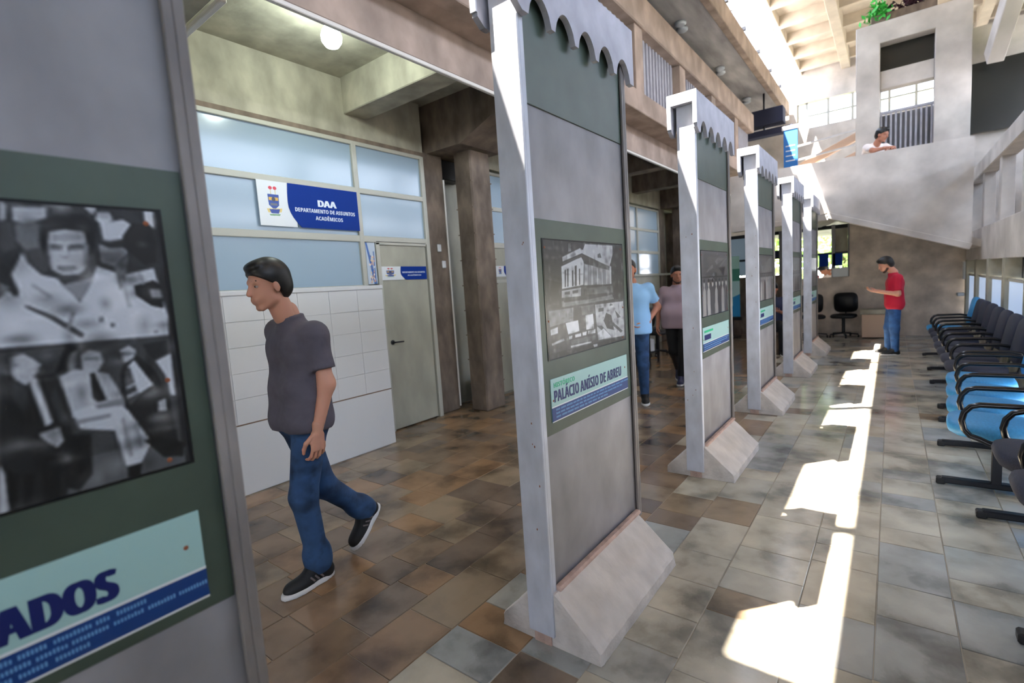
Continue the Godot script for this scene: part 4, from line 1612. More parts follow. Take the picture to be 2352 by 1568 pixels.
# ------------------------------------------------------------------ people: smooth skins over joints, meshed as surface nets
class Prim:
	var kind := 0  # 0 tapered capsule, 1 ellipsoid
	var a := Vector3.ZERO
	var b := Vector3.ZERO
	var ra := 0.0
	var rb := 0.0
	var r := Vector3.ONE
	var inv := Basis.IDENTITY
	var cut := false
	var cp := Vector3.ZERO
	var cn := Vector3.UP
	var minus := false
	func lo() -> Vector3:
		if kind == 0:
			var m := maxf(ra, rb)
			return a.min(b) - Vector3(m, m, m)
		var q := maxf(r.x, maxf(r.y, r.z))
		return a - Vector3(q, q, q)
	func hi() -> Vector3:
		if kind == 0:
			var m := maxf(ra, rb)
			return a.max(b) + Vector3(m, m, m)
		var q := maxf(r.x, maxf(r.y, r.z))
		return a + Vector3(q, q, q)

func cap(a: Vector3, b: Vector3, ra: float, rb: float) -> Prim:
	var p := Prim.new()
	p.a = a
	p.b = b
	p.ra = ra
	p.rb = rb
	return p

func ell(c: Vector3, r: Vector3, basis := Basis.IDENTITY, minus := false) -> Prim:
	var p := Prim.new()
	p.kind = 1
	p.a = c
	p.r = r
	p.inv = basis.inverse()
	p.minus = minus
	return p

func cutp(p: Prim, at: Vector3, n: Vector3) -> Prim:
	# keeps the side that n points away from
	p.cut = true
	p.cp = at
	p.cn = n.normalized()
	return p

func nets(prims: Array, cell: float, k: float, mb: MB = null, cuts: Array = []) -> MB:
	if mb == null:
		mb = MB.new()
	var lo := Vector3(1e9, 1e9, 1e9)
	var hi := -lo
	for p: Prim in prims:
		if not p.minus:
			lo = lo.min(p.lo())
			hi = hi.max(p.hi())
	var pad := cell * 2.5
	lo -= Vector3(pad, pad, pad)
	hi += Vector3(pad, pad, pad)
	var nx := int(ceil((hi.x - lo.x) / cell)) + 1
	var ny := int(ceil((hi.y - lo.y) / cell)) + 1
	var nz := int(ceil((hi.z - lo.z) / cell)) + 1
	var F := PackedFloat32Array()
	F.resize(nx * ny * nz)
	F.fill(1.0)
	var grow := k + cell * 2.0
	for p: Prim in prims:
		var pl := p.lo() - lo - Vector3(grow, grow, grow)
		var ph := p.hi() - lo + Vector3(grow, grow, grow)
		var x0 := maxi(0, int(pl.x / cell))
		var x1 := mini(nx - 1, int(ph.x / cell) + 1)
		var y0 := maxi(0, int(pl.y / cell))
		var y1 := mini(ny - 1, int(ph.y / cell) + 1)
		var z0 := maxi(0, int(pl.z / cell))
		var z1 := mini(nz - 1, int(ph.z / cell) + 1)
		var A := p.a
		var ba := p.b - p.a
		var l2 := maxf(ba.length_squared(), 1e-9)
		var ra := p.ra
		var dr := p.rb - p.ra
		var r := p.r
		var r2 := r * r
		var inv := p.inv
		var is_cap := p.kind == 0
		var minus := p.minus
		var cut := p.cut
		var cp := p.cp
		var cn := p.cn
		for z in range(z0, z1 + 1):
			for y in range(y0, y1 + 1):
				var row := (z * ny + y) * nx
				var q := Vector3(0, lo.y + y * cell, lo.z + z * cell)
				for x in range(x0, x1 + 1):
					q.x = lo.x + x * cell
					var d: float
					var pa := q - A
					if is_cap:
						var h := clampf(pa.dot(ba) / l2, 0.0, 1.0)
						d = (pa - ba * h).length() - ra - dr * h
					else:
						pa = inv * pa
						var k0 := (pa / r).length()
						d = k0 * (k0 - 1.0) / maxf((pa / r2).length(), 1e-6)
					if cut:
						d = maxf(d, (q - cp).dot(cn))
					var f := F[row + x]
					if minus:
						var e := maxf(0.008 - absf(f + d), 0.0)
						F[row + x] = maxf(f, -d) + e * e / 0.032
					else:
						var e := maxf(k - absf(f - d), 0.0)
						F[row + x] = minf(f, d) - (e * e / (4.0 * k) if k > 0.0 else 0.0)
	if not cuts.is_empty():
		# straight hems and soles: cut after everything has been joined
		for z in nz:
			for y in ny:
				var row := (z * ny + y) * nx
				for x in nx:
					if F[row + x] < cell * 2.0:
						var q := lo + Vector3(x, y, z) * cell
						for c in cuts:
							F[row + x] = maxf(F[row + x], (q - c[0]).dot(c[1]))
	var id := PackedInt32Array()
	id.resize(nx * ny * nz)
	id.fill(-1)
	var near := cell * 2.0
	var sx := 1
	var sy := nx
	var sz := nx * ny
	for z in nz - 1:
		for y in ny - 1:
			var row := (z * ny + y) * nx
			for x in nx - 1:
				var i := row + x
				var f0 := F[i]
				if f0 > near or f0 < -near:
					continue
				var f1 := F[i + 1]
				var f2 := F[i + sy]
				var f3 := F[i + sy + 1]
				var f4 := F[i + sz]
				var f5 := F[i + sz + 1]
				var f6 := F[i + sz + sy]
				var f7 := F[i + sz + sy + 1]
				var n := int(f0 < 0) + int(f1 < 0) + int(f2 < 0) + int(f3 < 0) + int(f4 < 0) + int(f5 < 0) + int(f6 < 0) + int(f7 < 0)
				if n == 0 or n == 8:
					continue
				var s := Vector3.ZERO
				var c := 0
				if (f0 < 0) != (f1 < 0):
					s += Vector3(f0 / (f0 - f1), 0, 0)
					c += 1
				if (f2 < 0) != (f3 < 0):
					s += Vector3(f2 / (f2 - f3), 1, 0)
					c += 1
				if (f4 < 0) != (f5 < 0):
					s += Vector3(f4 / (f4 - f5), 0, 1)
					c += 1
				if (f6 < 0) != (f7 < 0):
					s += Vector3(f6 / (f6 - f7), 1, 1)
					c += 1
				if (f0 < 0) != (f2 < 0):
					s += Vector3(0, f0 / (f0 - f2), 0)
					c += 1
				if (f1 < 0) != (f3 < 0):
					s += Vector3(1, f1 / (f1 - f3), 0)
					c += 1
				if (f4 < 0) != (f6 < 0):
					s += Vector3(0, f4 / (f4 - f6), 1)
					c += 1
				if (f5 < 0) != (f7 < 0):
					s += Vector3(1, f5 / (f5 - f7), 1)
					c += 1
				if (f0 < 0) != (f4 < 0):
					s += Vector3(0, 0, f0 / (f0 - f4))
					c += 1
				if (f1 < 0) != (f5 < 0):
					s += Vector3(1, 0, f1 / (f1 - f5))
					c += 1
				if (f2 < 0) != (f6 < 0):
					s += Vector3(0, 1, f2 / (f2 - f6))
					c += 1
				if (f3 < 0) != (f7 < 0):
					s += Vector3(1, 1, f3 / (f3 - f7))
					c += 1
				var g := Vector3(f1 + f3 + f5 + f7 - f0 - f2 - f4 - f6, f2 + f3 + f6 + f7 - f0 - f1 - f4 - f5, f4 + f5 + f6 + f7 - f0 - f1 - f2 - f3)
				var pt := lo + (Vector3(x, y, z) + s / c) * cell
				id[i] = mb.vert(pt, g.normalized(), Vector2(pt.x + pt.z, pt.y))
	for z in range(1, nz - 1):
		for y in range(1, ny - 1):
			var row := (z * ny + y) * nx
			for x in range(1, nx - 1):
				var i := row + x
				if id[i] < 0 and id[i - sx - sy - sz] < 0 and id[i - sy - sz] < 0 and id[i - sx - sz] < 0 and id[i - sx - sy] < 0:
					continue
				var inside := F[i] < 0
				if inside != (F[i + 1] < 0):
					_net_quad(mb, id[i - sy - sz], id[i - sz], id[i], id[i - sy], inside)
				if inside != (F[i + sy] < 0):
					_net_quad(mb, id[i - sx - sz], id[i - sx], id[i], id[i - sz], inside)
				if inside != (F[i + sz] < 0):
					_net_quad(mb, id[i - sx - sy], id[i - sy], id[i], id[i - sx], inside)
	return mb

func _net_quad(mb: MB, a: int, b: int, c: int, d: int, out: bool) -> void:
	if a < 0 or b < 0 or c < 0 or d < 0:
		return
	# a b c d run counter-clockwise seen from the far end of the edge
	if out:
		mb.ix.append_array([a, c, b, a, d, c])
	else:
		mb.ix.append_array([a, b, c, a, c, d])

func hand(mb: MB, wrist: Vector3, dir: Vector3, palm_n: Vector3, thumb_side: Vector3, curl: float, cell := 0.004) -> void:
	# dir runs wrist to knuckles; palm_n is where the palm faces; thumb_side points to the thumb's edge
	var d := dir.normalized()
	var t := (thumb_side - d * thumb_side.dot(d)).normalized()
	var n := (palm_n - d * palm_n.dot(d) - t * palm_n.dot(t)).normalized()
	var pr := []
	var kn := wrist + d * 0.092
	pr.append(cap(wrist - d * 0.03, wrist + d * 0.012, 0.026, 0.025))
	pr.append(cap(wrist + d * 0.025 + t * 0.018, kn + t * 0.026, 0.017, 0.0135))
	pr.append(cap(wrist + d * 0.025, kn + t * 0.006, 0.018, 0.0135))
	pr.append(cap(wrist + d * 0.025 - t * 0.016, kn - t * 0.022, 0.017, 0.012))
	pr.append(cap(wrist + d * 0.02 + t * 0.012 + n * 0.008, wrist + d * 0.055 + t * 0.03 + n * 0.012, 0.018, 0.014))
	nets(pr, cell, 0.012, mb)
	var lens := [0.040, 0.045, 0.041, 0.032]
	for i in 4:
		var side := 0.031 - 0.0205 * i
		var p := kn + t * side - d * (0.006 if i == 3 else 0.0)
		var rr: float = [0.0092, 0.0096, 0.0092, 0.0082][i]
		var fing := [cap(p - d * 0.02, p, rr * 1.15, rr)]
		var ang := 0.25 + curl * 0.5
		var l: float = lens[i]
		for j in 3:
			var dd := d * cos(ang) + n * sin(ang) + t * (0.10 - 0.075 * i) * (1.0 - curl)
			var q := p + dd.normalized() * l
			fing.append(cap(p, q, rr, rr * 0.9))
			p = q
			rr *= 0.9
			l *= [0.68, 0.72, 1.0][j]
			ang += 0.25 + curl * 0.85
		nets(fing, cell, 0.004, mb)
	var b := wrist + d * 0.03 + t * 0.028 + n * 0.006
	var c := b + (d * 0.7 + t * 0.62 + n * 0.35).normalized() * 0.042
	var e := c + (d * 0.92 + t * 0.15 + n * 0.4).normalized() * 0.034
	var f := e + (d * 0.9 - t * 0.15 + n * 0.45).normalized() * 0.026
	nets([cap(b, c, 0.0145, 0.0115), cap(c, e, 0.0112, 0.0098), cap(e, f, 0.0098, 0.008)], cell, 0.006, mb)

func head_prims(full := true) -> Array:
	var p := [
		ell(Vector3(0, 0.030, -0.018), Vector3(0.074, 0.088, 0.094)),
		ell(Vector3(0, -0.040, 0.020), Vector3(0.060, 0.074, 0.064)),
		cap(Vector3(-0.042, -0.072, 0.0), Vector3(-0.014, -0.108, 0.056), 0.020, 0.016),
		cap(Vector3(0.042, -0.072, 0.0), Vector3(0.014, -0.108, 0.056), 0.020, 0.016),
		cap(Vector3(0, 0.012, 0.074), Vector3(0, -0.032, 0.097), 0.009, 0.0125),
		cap(Vector3(-0.034, 0.020, 0.064), Vector3(0.034, 0.020, 0.064), 0.013, 0.013),
		ell(Vector3(0.076, -0.010, -0.012), Vector3(0.010, 0.031, 0.020), Basis(Vector3.UP, 0.35)),
		ell(Vector3(-0.076, -0.010, -0.012), Vector3(0.010, 0.031, 0.020), Basis(Vector3.UP, -0.35)),
		cap(Vector3(0, -0.07, -0.03), Vector3(0, -0.17, -0.055), 0.054, 0.058),
	]
	if full:
		p.append(cap(Vector3(-0.016, -0.064, 0.076), Vector3(0.016, -0.064, 0.076), 0.009, 0.009))
		p.append(cap(Vector3(-0.013, -0.077, 0.072), Vector3(0.013, -0.077, 0.072), 0.009, 0.009))
		p.append(ell(Vector3(0.033, 0.0, 0.088), Vector3(0.016, 0.010, 0.016), Basis.IDENTITY, true))
		p.append(ell(Vector3(-0.033, 0.0, 0.088), Vector3(0.016, 0.010, 0.016), Basis.IDENTITY, true))
	return p

func moved(prims: Array, t: Transform3D) -> Array:
	var out := []
	for p: Prim in prims:
		p.a = t * p.a
		p.b = t * p.b
		p.inv = p.inv * t.basis.inverse()
		if p.cut:
			p.cp = t * p.cp
			p.cn = t.basis * p.cn
		out.append(p)
	return out

# J: joints in the person's own axes (+z ahead, +x to the person's left); look: materials and sizes
func person(label: String, at: Vector3, turn: float, J: Dictionary, look: Dictionary) -> Node3D:
	var o := thing("person", label, "person", at, turn)
	var cell: float = look.get("cell", 0.014)
	var fat: float = look.get("fat", 0.0)
	var hero: bool = look.get("hero", false)
	var headxf := Transform3D(Basis.from_euler(J.head_turn), J.head)
	# body: one skin
	var body := []
	var chest: Vector3 = J.chest
	var waist: Vector3 = J.waist
	var hip: Vector3 = J.hip
	var neck: Vector3 = J.neck
	body.append(cap(chest + Vector3(-0.085, 0.02, 0), chest + Vector3(0.085, 0.02, 0), 0.088, 0.088))
	body.append(cap(waist + Vector3(-0.06, 0, 0), waist + Vector3(0.06, 0, 0), 0.086, 0.086))
	body.append(cap(hip + Vector3(-0.07, 0, 0), hip + Vector3(0.07, 0, 0), 0.096, 0.096))
	body.append(cap(chest + Vector3(0, 0.08, 0), neck, 0.06, 0.052))
	for s: String in ["l", "r"]:
		body.append(cap(J["shoulder_" + s], J["elbow_" + s], 0.050, 0.038))
		body.append(cap(J["elbow_" + s], J["wrist_" + s], 0.040, 0.026))
		body.append(cap(chest + Vector3(0, 0.085, -0.01), J["shoulder_" + s], 0.05, 0.05))
		body.append(cap(J["hip_" + s], J["knee_" + s], 0.074, 0.048))
		body.append(cap(J["knee_" + s], J["ankle_" + s], 0.050, 0.034))
		body.append(cap(J["ankle_" + s], J["ankle_" + s].lerp(J["toe_" + s] + Vector3(0, 0.035, 0), 0.5), 0.028, 0.014))
	var mb := nets(body, cell, 0.035)
	var hcell: float = look.get("head_cell", 0.009)
	nets(moved(head_prims(hcell < 0.008), headxf), hcell, 0.018, mb)
	for s: String in ["l", "r"]:
		var w: Vector3 = J["wrist_" + s]
		var e: Vector3 = J["elbow_" + s]
		var hd: Vector3 = J.get("hand_" + s, w - e)
		var inner := -1.0 if s == "l" else 1.0
		var pn: Vector3 = J.get("palm_" + s, Vector3(inner, 0, -0.25))
		var th: Vector3 = J.get("thumb_" + s, Vector3(0, 0, 1))
		hand(mb, w, hd, pn, th, look.get("curl", 0.30), look.get("hand_cell", 0.006))
	part(o, "body", mb, look.skin)
	# shirt
	var sh := []
	var pad := 0.020
	sh.append(cap(chest + Vector3(-0.088, 0.02, 0), chest + Vector3(0.088, 0.02, 0), 0.086 + pad, 0.086 + pad))
	sh.append(cap(waist + Vector3(-0.065, 0, 0.2 * fat), waist + Vector3(0.065, 0, 0.2 * fat), 0.092 + pad + fat, 0.092 + pad + fat))
	sh.append(cap(hip + Vector3(-0.075, 0, 0), hip + Vector3(0.075, 0, 0), 0.108 + pad * 0.6 + fat * 0.5, 0.108 + pad * 0.6 + fat * 0.5))
	for e: float in [-1.0, 1.0]:
		sh.append(cap(chest + Vector3(0.072 * e, 0, 0), hip + Vector3(0.072 * e, 0, 0), 0.106 + 0.3 * fat, 0.116 + 0.5 * fat))
		sh.append(cap(chest + Vector3(0.05 * e, 0.04, 0.0), J["shoulder_l" if e > 0 else "shoulder_r"] - Vector3(0, 0.02, 0), 0.10, 0.062))
	var nk: Vector3 = (neck - chest).normalized()
	sh.append(cutp(cap(chest + Vector3(0, 0.08, 0), neck, 0.075, 0.069), neck - nk * 0.022, nk))
	for s: String in ["l", "r"]:
		var a: Vector3 = J["shoulder_" + s]
		var b: Vector3 = J["elbow_" + s]
		var e := a.lerp(b, look.get("sleeve", 0.78))
		sh.append(cutp(cap(a - Vector3(0, 0.012, 0), e + (e - a) * 0.3, 0.054, 0.066), e, b - a))
		sh.append(cap(chest + Vector3(0, 0.075, -0.01), a - Vector3(0, 0.01, 0), 0.066, 0.052))
		if look.get("long", false):
			sh.append(cap(a, b, 0.062, 0.055))
			sh.append(cutp(cap(b, J["wrist_" + s], 0.055, 0.044), J["wrist_" + s], J["wrist_" + s] - b))
	var hem: float = look.get("hem", hip.y - 0.055)
	part(o, "shirt", nets(sh, cell, 0.045, null, [[Vector3(0, hem, hip.z), Vector3(0, -1, look.get("hem_tilt", 0.0)).normalized()]]), look.shirt)
	# trousers
	var tr := []
	tr.append(cutp(cap(hip + Vector3(-0.072, 0, 0), hip + Vector3(0.072, 0, 0), 0.108, 0.108), Vector3(0, hip.y + 0.07, 0), Vector3.UP))
	for s: String in ["l", "r"]:
		var a: Vector3 = J["hip_" + s]
		var b: Vector3 = J["knee_" + s]
		var c: Vector3 = J["ankle_" + s]
		tr.append(cap(a, b, 0.090, 0.070))
		var low := c + (c - b).normalized() * 0.03
		tr.append(cutp(cap(b, low, 0.068, 0.053), low, c - b))
		if hero:
			for k in 3:
				var q := c + (b - c).normalized() * (0.005 + 0.035 * k)
				tr.append(cap(q + Vector3(0, 0, 0.02), q + Vector3(0, 0.008, -0.02), 0.052, 0.050))
	part(o, "trousers", nets(tr, cell, 0.03), look.trousers)
	# shoes
	for s: String in ["l", "r"]:
		var a: Vector3 = J["ankle_" + s]
		var toe: Vector3 = J["toe_" + s]
		var heel: Vector3 = J["heel_" + s]
		var f := (toe - heel).normalized()
		var up := (a - heel)
		up = (up - f * up.dot(f)).normalized()
		var side := f.cross(up)
		var ln := heel.distance_to(toe)
		var scell: float = look.get("shoe_cell", 0.010)
		var ok := heel + up * 0.045
		var m2 := nets([cap(heel + f * 0.045 + up * 0.05, heel + f * (ln - 0.05) + up * 0.038, 0.042, 0.034), cap(heel + f * 0.045 + up * 0.05, a + up * 0.015, 0.044, 0.050), cap(heel + f * (ln * 0.55) + up * 0.045, a + f * 0.03, 0.036, 0.045), ell(heel + f * (ln * 0.66) + up * 0.036, Vector3(0.047, 0.034, ln * 0.30), Basis(side, up, -f))], scell, 0.02, null, [[heel + up * 0.018, -up], [a + up * 0.03, up]])
		var sd := part(o, "shoe", m2, look.shoe)
		var so := nets([ell(heel + f * (ln * 0.30) + up * 0.012, Vector3(0.043, 0.05, ln * 0.32), Basis(side, up, -f)), ell(heel + f * (ln * 0.66) + up * 0.012, Vector3(0.052, 0.05, ln * 0.36), Basis(side, up, -f))], scell, 0.02, null, [[heel + up * 0.030, up], [heel, -up]])
		part(sd, "sole", so, look.get("sole", M.sole))
		if hero:
			for e: float in [-1.0, 1.0]:
				for k in 3:
					var st := MB.new()
					var q0 := heel + f * (0.085 + 0.026 * k) + up * 0.040 + side * e * 0.044
					st.bar(q0, q0 + up * 0.028 + f * 0.020 - side * e * 0.006, 0.010, 0.012, 0.002, side)
					part(sd, "stripe", st, M.shoe_grey)
	# hair and face
	var hr := []
	var hl: float = look.get("hair", 0.012)
	hr.append(cutp(ell(Vector3(0, 0.034, -0.022), Vector3(0.076 + hl * 0.8, 0.088 + hl, 0.094 + hl)), Vector3(0, 0.046, 0.058), Vector3(0, -0.80, 0.60)))
	hr.append(cutp(ell(Vector3(0, -0.012, -0.052), Vector3(0.073 + hl * 0.6, 0.080, 0.062 + hl)), Vector3(0, 0.0, -0.026), Vector3(0, -0.25, 1.0)))
	if hl > 0.009:
		hr.append(ell(Vector3(0.0, 0.098, 0.040), Vector3(0.058, 0.026, 0.046), Basis(Vector3.RIGHT, 0.25)))
	part(o, "hair", nets(moved(hr, headxf), hcell, 0.014), look.get("hair_material", M.hair))
	if hcell < 0.008:
		for s: float in [-1.0, 1.0]:
			var m3 := MB.new()
			m3.bar(Vector3(s * 0.018, 0.0265, 0.0765), Vector3(s * 0.046, 0.0275, 0.0665), 0.006, 0.008, 0.002)
			part(o, "eyebrow", m3, M.brow, headxf)
			m3 = MB.new()
			m3.sphere(Vector3(s * 0.031, 0.001, 0.0640), Vector3(0.0115, 0.0080, 0.0110), 14)
			part(o, "eye", m3, M.eye, headxf)
			m3 = MB.new()
			m3.sphere(Vector3(s * 0.031, 0.001, 0.0728), Vector3(0.0050, 0.0050, 0.0034), 12)
			part(o, "iris", m3, M.brow, headxf)
		var m4 := MB.new()
		m4.sphere(Vector3(0, -0.0642, 0.0815), Vector3(0.018, 0.0032, 0.0045), 12)
		m4.sphere(Vector3(0, -0.0745, 0.0775), Vector3(0.016, 0.0045, 0.0050), 12)
		part(o, "mouth", m4, M.lip, headxf)
	if look.get("beard", false):
		var bd := [cap(Vector3(-0.045, -0.070, 0.004), Vector3(-0.014, -0.108, 0.056), 0.024, 0.021), cap(Vector3(0.045, -0.070, 0.004), Vector3(0.014, -0.108, 0.056), 0.024, 0.021), cap(Vector3(-0.02, -0.052, 0.068), Vector3(0.02, -0.052, 0.068), 0.011, 0.011)]
		part(o, "beard", nets(moved(bd, headxf), hcell, 0.012), M.beard)
	return o

func standing() -> Dictionary:
	return {
		"head": Vector3(0, 1.61, 0.035), "head_turn": Vector3.ZERO, "neck": Vector3(0, 1.475, -0.015), "chest": Vector3(0, 1.26, -0.01), "waist": Vector3(0, 1.06, 0.0), "hip": Vector3(0, 0.92, 0.0),
		"shoulder_l": Vector3(0.175, 1.385, -0.02), "elbow_l": Vector3(0.225, 1.10, -0.04), "wrist_l": Vector3(0.225, 0.85, 0.02),
		"shoulder_r": Vector3(-0.175, 1.385, -0.02), "elbow_r": Vector3(-0.225, 1.10, -0.04), "wrist_r": Vector3(-0.225, 0.85, 0.02),
		"hip_l": Vector3(0.085, 0.88, 0), "knee_l": Vector3(0.095, 0.49, 0.02), "ankle_l": Vector3(0.10, 0.09, -0.01), "toe_l": Vector3(0.12, 0.0, 0.19), "heel_l": Vector3(0.10, 0.0, -0.075),
		"hip_r": Vector3(-0.085, 0.88, 0), "knee_r": Vector3(-0.095, 0.49, 0.02), "ankle_r": Vector3(-0.10, 0.09, -0.01), "toe_r": Vector3(-0.12, 0.0, 0.19), "heel_r": Vector3(-0.10, 0.0, -0.075),
	}

func with_joints(base: Dictionary, more: Dictionary) -> Dictionary:
	var d := base.duplicate()
	d.merge(more, true)
	return d

func build_people() -> void:
	# the young man walking past the first two stands
	person("man in dark grey T-shirt and blue jeans striding past the white half wall", Vector3(-2.5, 0, -1.36), 0.0, with_joints(standing(), {
		"head": Vector3(0.0, 1.605, 0.095), "head_turn": Vector3(0.14, 0, 0), "neck": Vector3(0, 1.465, 0.0), "chest": Vector3(0, 1.25, -0.03), "waist": Vector3(0, 1.05, -0.015), "hip": Vector3(0, 0.90, -0.01),
		"shoulder_l": Vector3(0.168, 1.352, -0.035), "elbow_l": Vector3(0.215, 1.085, -0.045), "wrist_l": Vector3(0.205, 0.86, 0.025), "hand_l": Vector3(-0.01, -1, 0.05),
		"shoulder_r": Vector3(-0.17, 1.37, -0.03), "elbow_r": Vector3(-0.20, 1.09, -0.13), "wrist_r": Vector3(-0.185, 0.86, -0.10), "hand_r": Vector3(0.02, -1, 0.02),
		"hip_l": Vector3(0.078, 0.87, -0.01), "knee_l": Vector3(0.065, 0.50, 0.062), "ankle_l": Vector3(0.045, 0.095, 0.005), "toe_l": Vector3(0.05, 0.0, 0.225), "heel_l": Vector3(0.045, 0.0, -0.07),
		"hip_r": Vector3(-0.078, 0.87, -0.02), "knee_r": Vector3(-0.06, 0.47, -0.125), "ankle_r": Vector3(-0.045, 0.225, -0.375), "toe_r": Vector3(-0.045, 0.012, -0.27), "heel_r": Vector3(-0.045, 0.215, -0.48),
	}), {"cell": 0.012, "head_cell": 0.0055, "hand_cell": 0.004, "shoe_cell": 0.007, "hero": true, "skin": M.skin, "shirt": M.shirt_grey, "trousers": M.denim, "shoe": M.shoe_black, "hair": 0.015, "sleeve": 0.72, "hem": 0.845, "hem_tilt": 0.0})
	# the man half hidden by the second stand, hand at his hip
	person("man in light blue T-shirt half hidden by the palace stand, hand on his hip", Vector3(-2.45, 0, -5.60), 0.35, with_joints(standing(), {
		"head": Vector3(-0.03, 1.64, 0.02), "elbow_l": Vector3(0.275, 1.18, -0.15), "wrist_l": Vector3(0.155, 1.0, 0.055), "hand_l": Vector3(-0.7, -0.5, 0.45), "palm_l": Vector3(-0.6, -0.2, -0.8), "thumb_l": Vector3(0, 0.6, 0.8),
		"shoulder_l": Vector3(0.18, 1.42, -0.02), "shoulder_r": Vector3(-0.18, 1.42, -0.02), "neck": Vector3(0, 1.50, -0.01), "chest": Vector3(0, 1.29, 0),
		"knee_l": Vector3(0.09, 0.49, -0.04), "ankle_l": Vector3(0.09, 0.10, -0.13), "toe_l": Vector3(0.11, 0.0, 0.06), "heel_l": Vector3(0.09, 0.02, -0.20),
	}), {"cell": 0.017, "head_cell": 0.0075, "hand_cell": 0.006, "skin": M.skin_tan, "shirt": M.shirt_blue, "trousers": M.denim, "shoe": M.shoe_black, "hair": 0.008, "fat": 0.015, "sleeve": 0.70, "hem": 0.875})
	# the heavier man behind him
	person("heavy man in mauve T-shirt and black trousers walking between the second and third stands", Vector3(-2.42, 0, -7.05), 0.15, with_joints(standing(), {
		"head": Vector3(0.02, 1.555, 0.05), "head_turn": Vector3(0.1, 0.35, 0), "neck": Vector3(0, 1.435, -0.01), "chest": Vector3(0, 1.22, 0.0), "waist": Vector3(0, 1.01, 0.02), "hip": Vector3(0, 0.88, 0.0),
		"shoulder_l": Vector3(0.18, 1.345, -0.02), "shoulder_r": Vector3(-0.18, 1.345, -0.02), "elbow_r": Vector3(-0.265, 1.08, -0.03), "wrist_r": Vector3(-0.27, 0.85, 0.05), "elbow_l": Vector3(0.265, 1.08, -0.05), "wrist_l": Vector3(0.27, 0.84, -0.02),
		"hip_l": Vector3(0.09, 0.85, 0), "hip_r": Vector3(-0.09, 0.85, 0), "knee_r": Vector3(-0.08, 0.46, -0.05), "ankle_r": Vector3(-0.05, 0.16, -0.27), "toe_r": Vector3(-0.04, 0.0, -0.13), "heel_r": Vector3(-0.05, 0.12, -0.36),
		"knee_l": Vector3(0.08, 0.46, 0.06), "ankle_l": Vector3(0.03, 0.09, 0.05), "toe_l": Vector3(0.05, 0.0, 0.27), "heel_l": Vector3(0.03, 0.0, -0.01),
	}), {"cell": 0.018, "head_cell": 0.0075, "hand_cell": 0.006, "skin": M.skin_tan, "shirt": M.shirt_mauve, "trousers": M.trouser_black, "shoe": M.shoe_navy, "hair": 0.010, "fat": 0.05, "sleeve": 0.72, "hem": 0.80, "beard": true})
	# the man in red reading his phone in the hall
	var red := person("man in red T-shirt and blue jeans looking at a phone in the hall", Vector3(0.03, 0, -10.35), -PI / 2 + 0.15, with_joints(standing(), {
		"head": Vector3(0, 1.50, 0.125), "head_turn": Vector3(0.42, 0, 0), "neck": Vector3(0, 1.385, 0.03), "chest": Vector3(0, 1.17, -0.01), "waist": Vector3(0, 0.98, 0.01), "hip": Vector3(0, 0.85, -0.01),
		"shoulder_l": Vector3(0.17, 1.285, -0.02), "elbow_l": Vector3(0.20, 1.02, -0.02), "wrist_l": Vector3(0.11, 1.065, 0.22), "hand_l": Vector3(-0.15, 0.15, 1), "palm_l": Vector3(0, 1, -0.1), "thumb_l": Vector3(-1, 0.1, 0),
		"shoulder_r": Vector3(-0.17, 1.285, -0.02), "elbow_r": Vector3(-0.20, 1.02, -0.02), "wrist_r": Vector3(-0.10, 1.07, 0.21), "hand_r": Vector3(0.2, 0.1, 1), "palm_r": Vector3(0, 1, -0.1), "thumb_r": Vector3(1, 0.1, 0),
		"hip_l": Vector3(0.085, 0.82, 0), "hip_r": Vector3(-0.085, 0.82, 0), "knee_l": Vector3(0.09, 0.45, 0.0), "knee_r": Vector3(-0.09, 0.45, 0.05), "ankle_r": Vector3(-0.10, 0.09, 0.05), "toe_r": Vector3(-0.12, 0.0, 0.25), "heel_r": Vector3(-0.10, 0.0, -0.015),
	}), {"cell": 0.018, "head_cell": 0.0075, "hand_cell": 0.006, "skin": M.skin, "shirt": M.shirt_red, "trousers": M.denim_mid, "shoe": M.shoe_black, "hair": 0.014, "sleeve": 0.80, "hem": 0.74, "beard": true, "curl": 0.25})
	var ph := MB.new()
	ph.box(Vector3(0, 0, 0), Vector3(0.072, 0.010, 0.145), 0.003)
	var pm := top("phone", ph, M.black_gloss, "dark phone held flat in the hands of the man in red", "phone")
	pm.transform = red.transform * Transform3D(Basis(Vector3.RIGHT, -0.25), Vector3(0.01, 1.118, 0.33))
	# the one on the upper ramp
	person("person in white shirt leaning on the far upper parapet, dark hair", Vector3(-0.34, 2.42, -11.52), 0.75, with_joints(standing(), {
		"head": Vector3(0, 1.36, 0.27), "head_turn": Vector3(0.3, 0.3, 0), "neck": Vector3(0, 1.25, 0.17), "chest": Vector3(0, 1.10, 0.08), "waist": Vector3(0, 0.99, 0.0), "hip": Vector3(0, 0.88, -0.06),
		"shoulder_l": Vector3(0.17, 1.19, 0.13), "elbow_l": Vector3(0.20, 1.09, 0.28), "wrist_l": Vector3(0.06, 1.10, 0.42), "hand_l": Vector3(-1, 0, 0.2), "palm_l": Vector3(0, -1, 0),
		"shoulder_r": Vector3(-0.17, 1.19, 0.13), "elbow_r": Vector3(-0.20, 1.09, 0.28), "wrist_r": Vector3(-0.06, 1.10, 0.40), "hand_r": Vector3(1, 0, 0.2), "palm_r": Vector3(0, -1, 0),
	}), {"cell": 0.022, "head_cell": 0.010, "hand_cell": 0.008, "skin": M.skin_tan, "shirt": M.shirt_white, "trousers": M.denim, "shoe": M.shoe_black, "hair": 0.012})
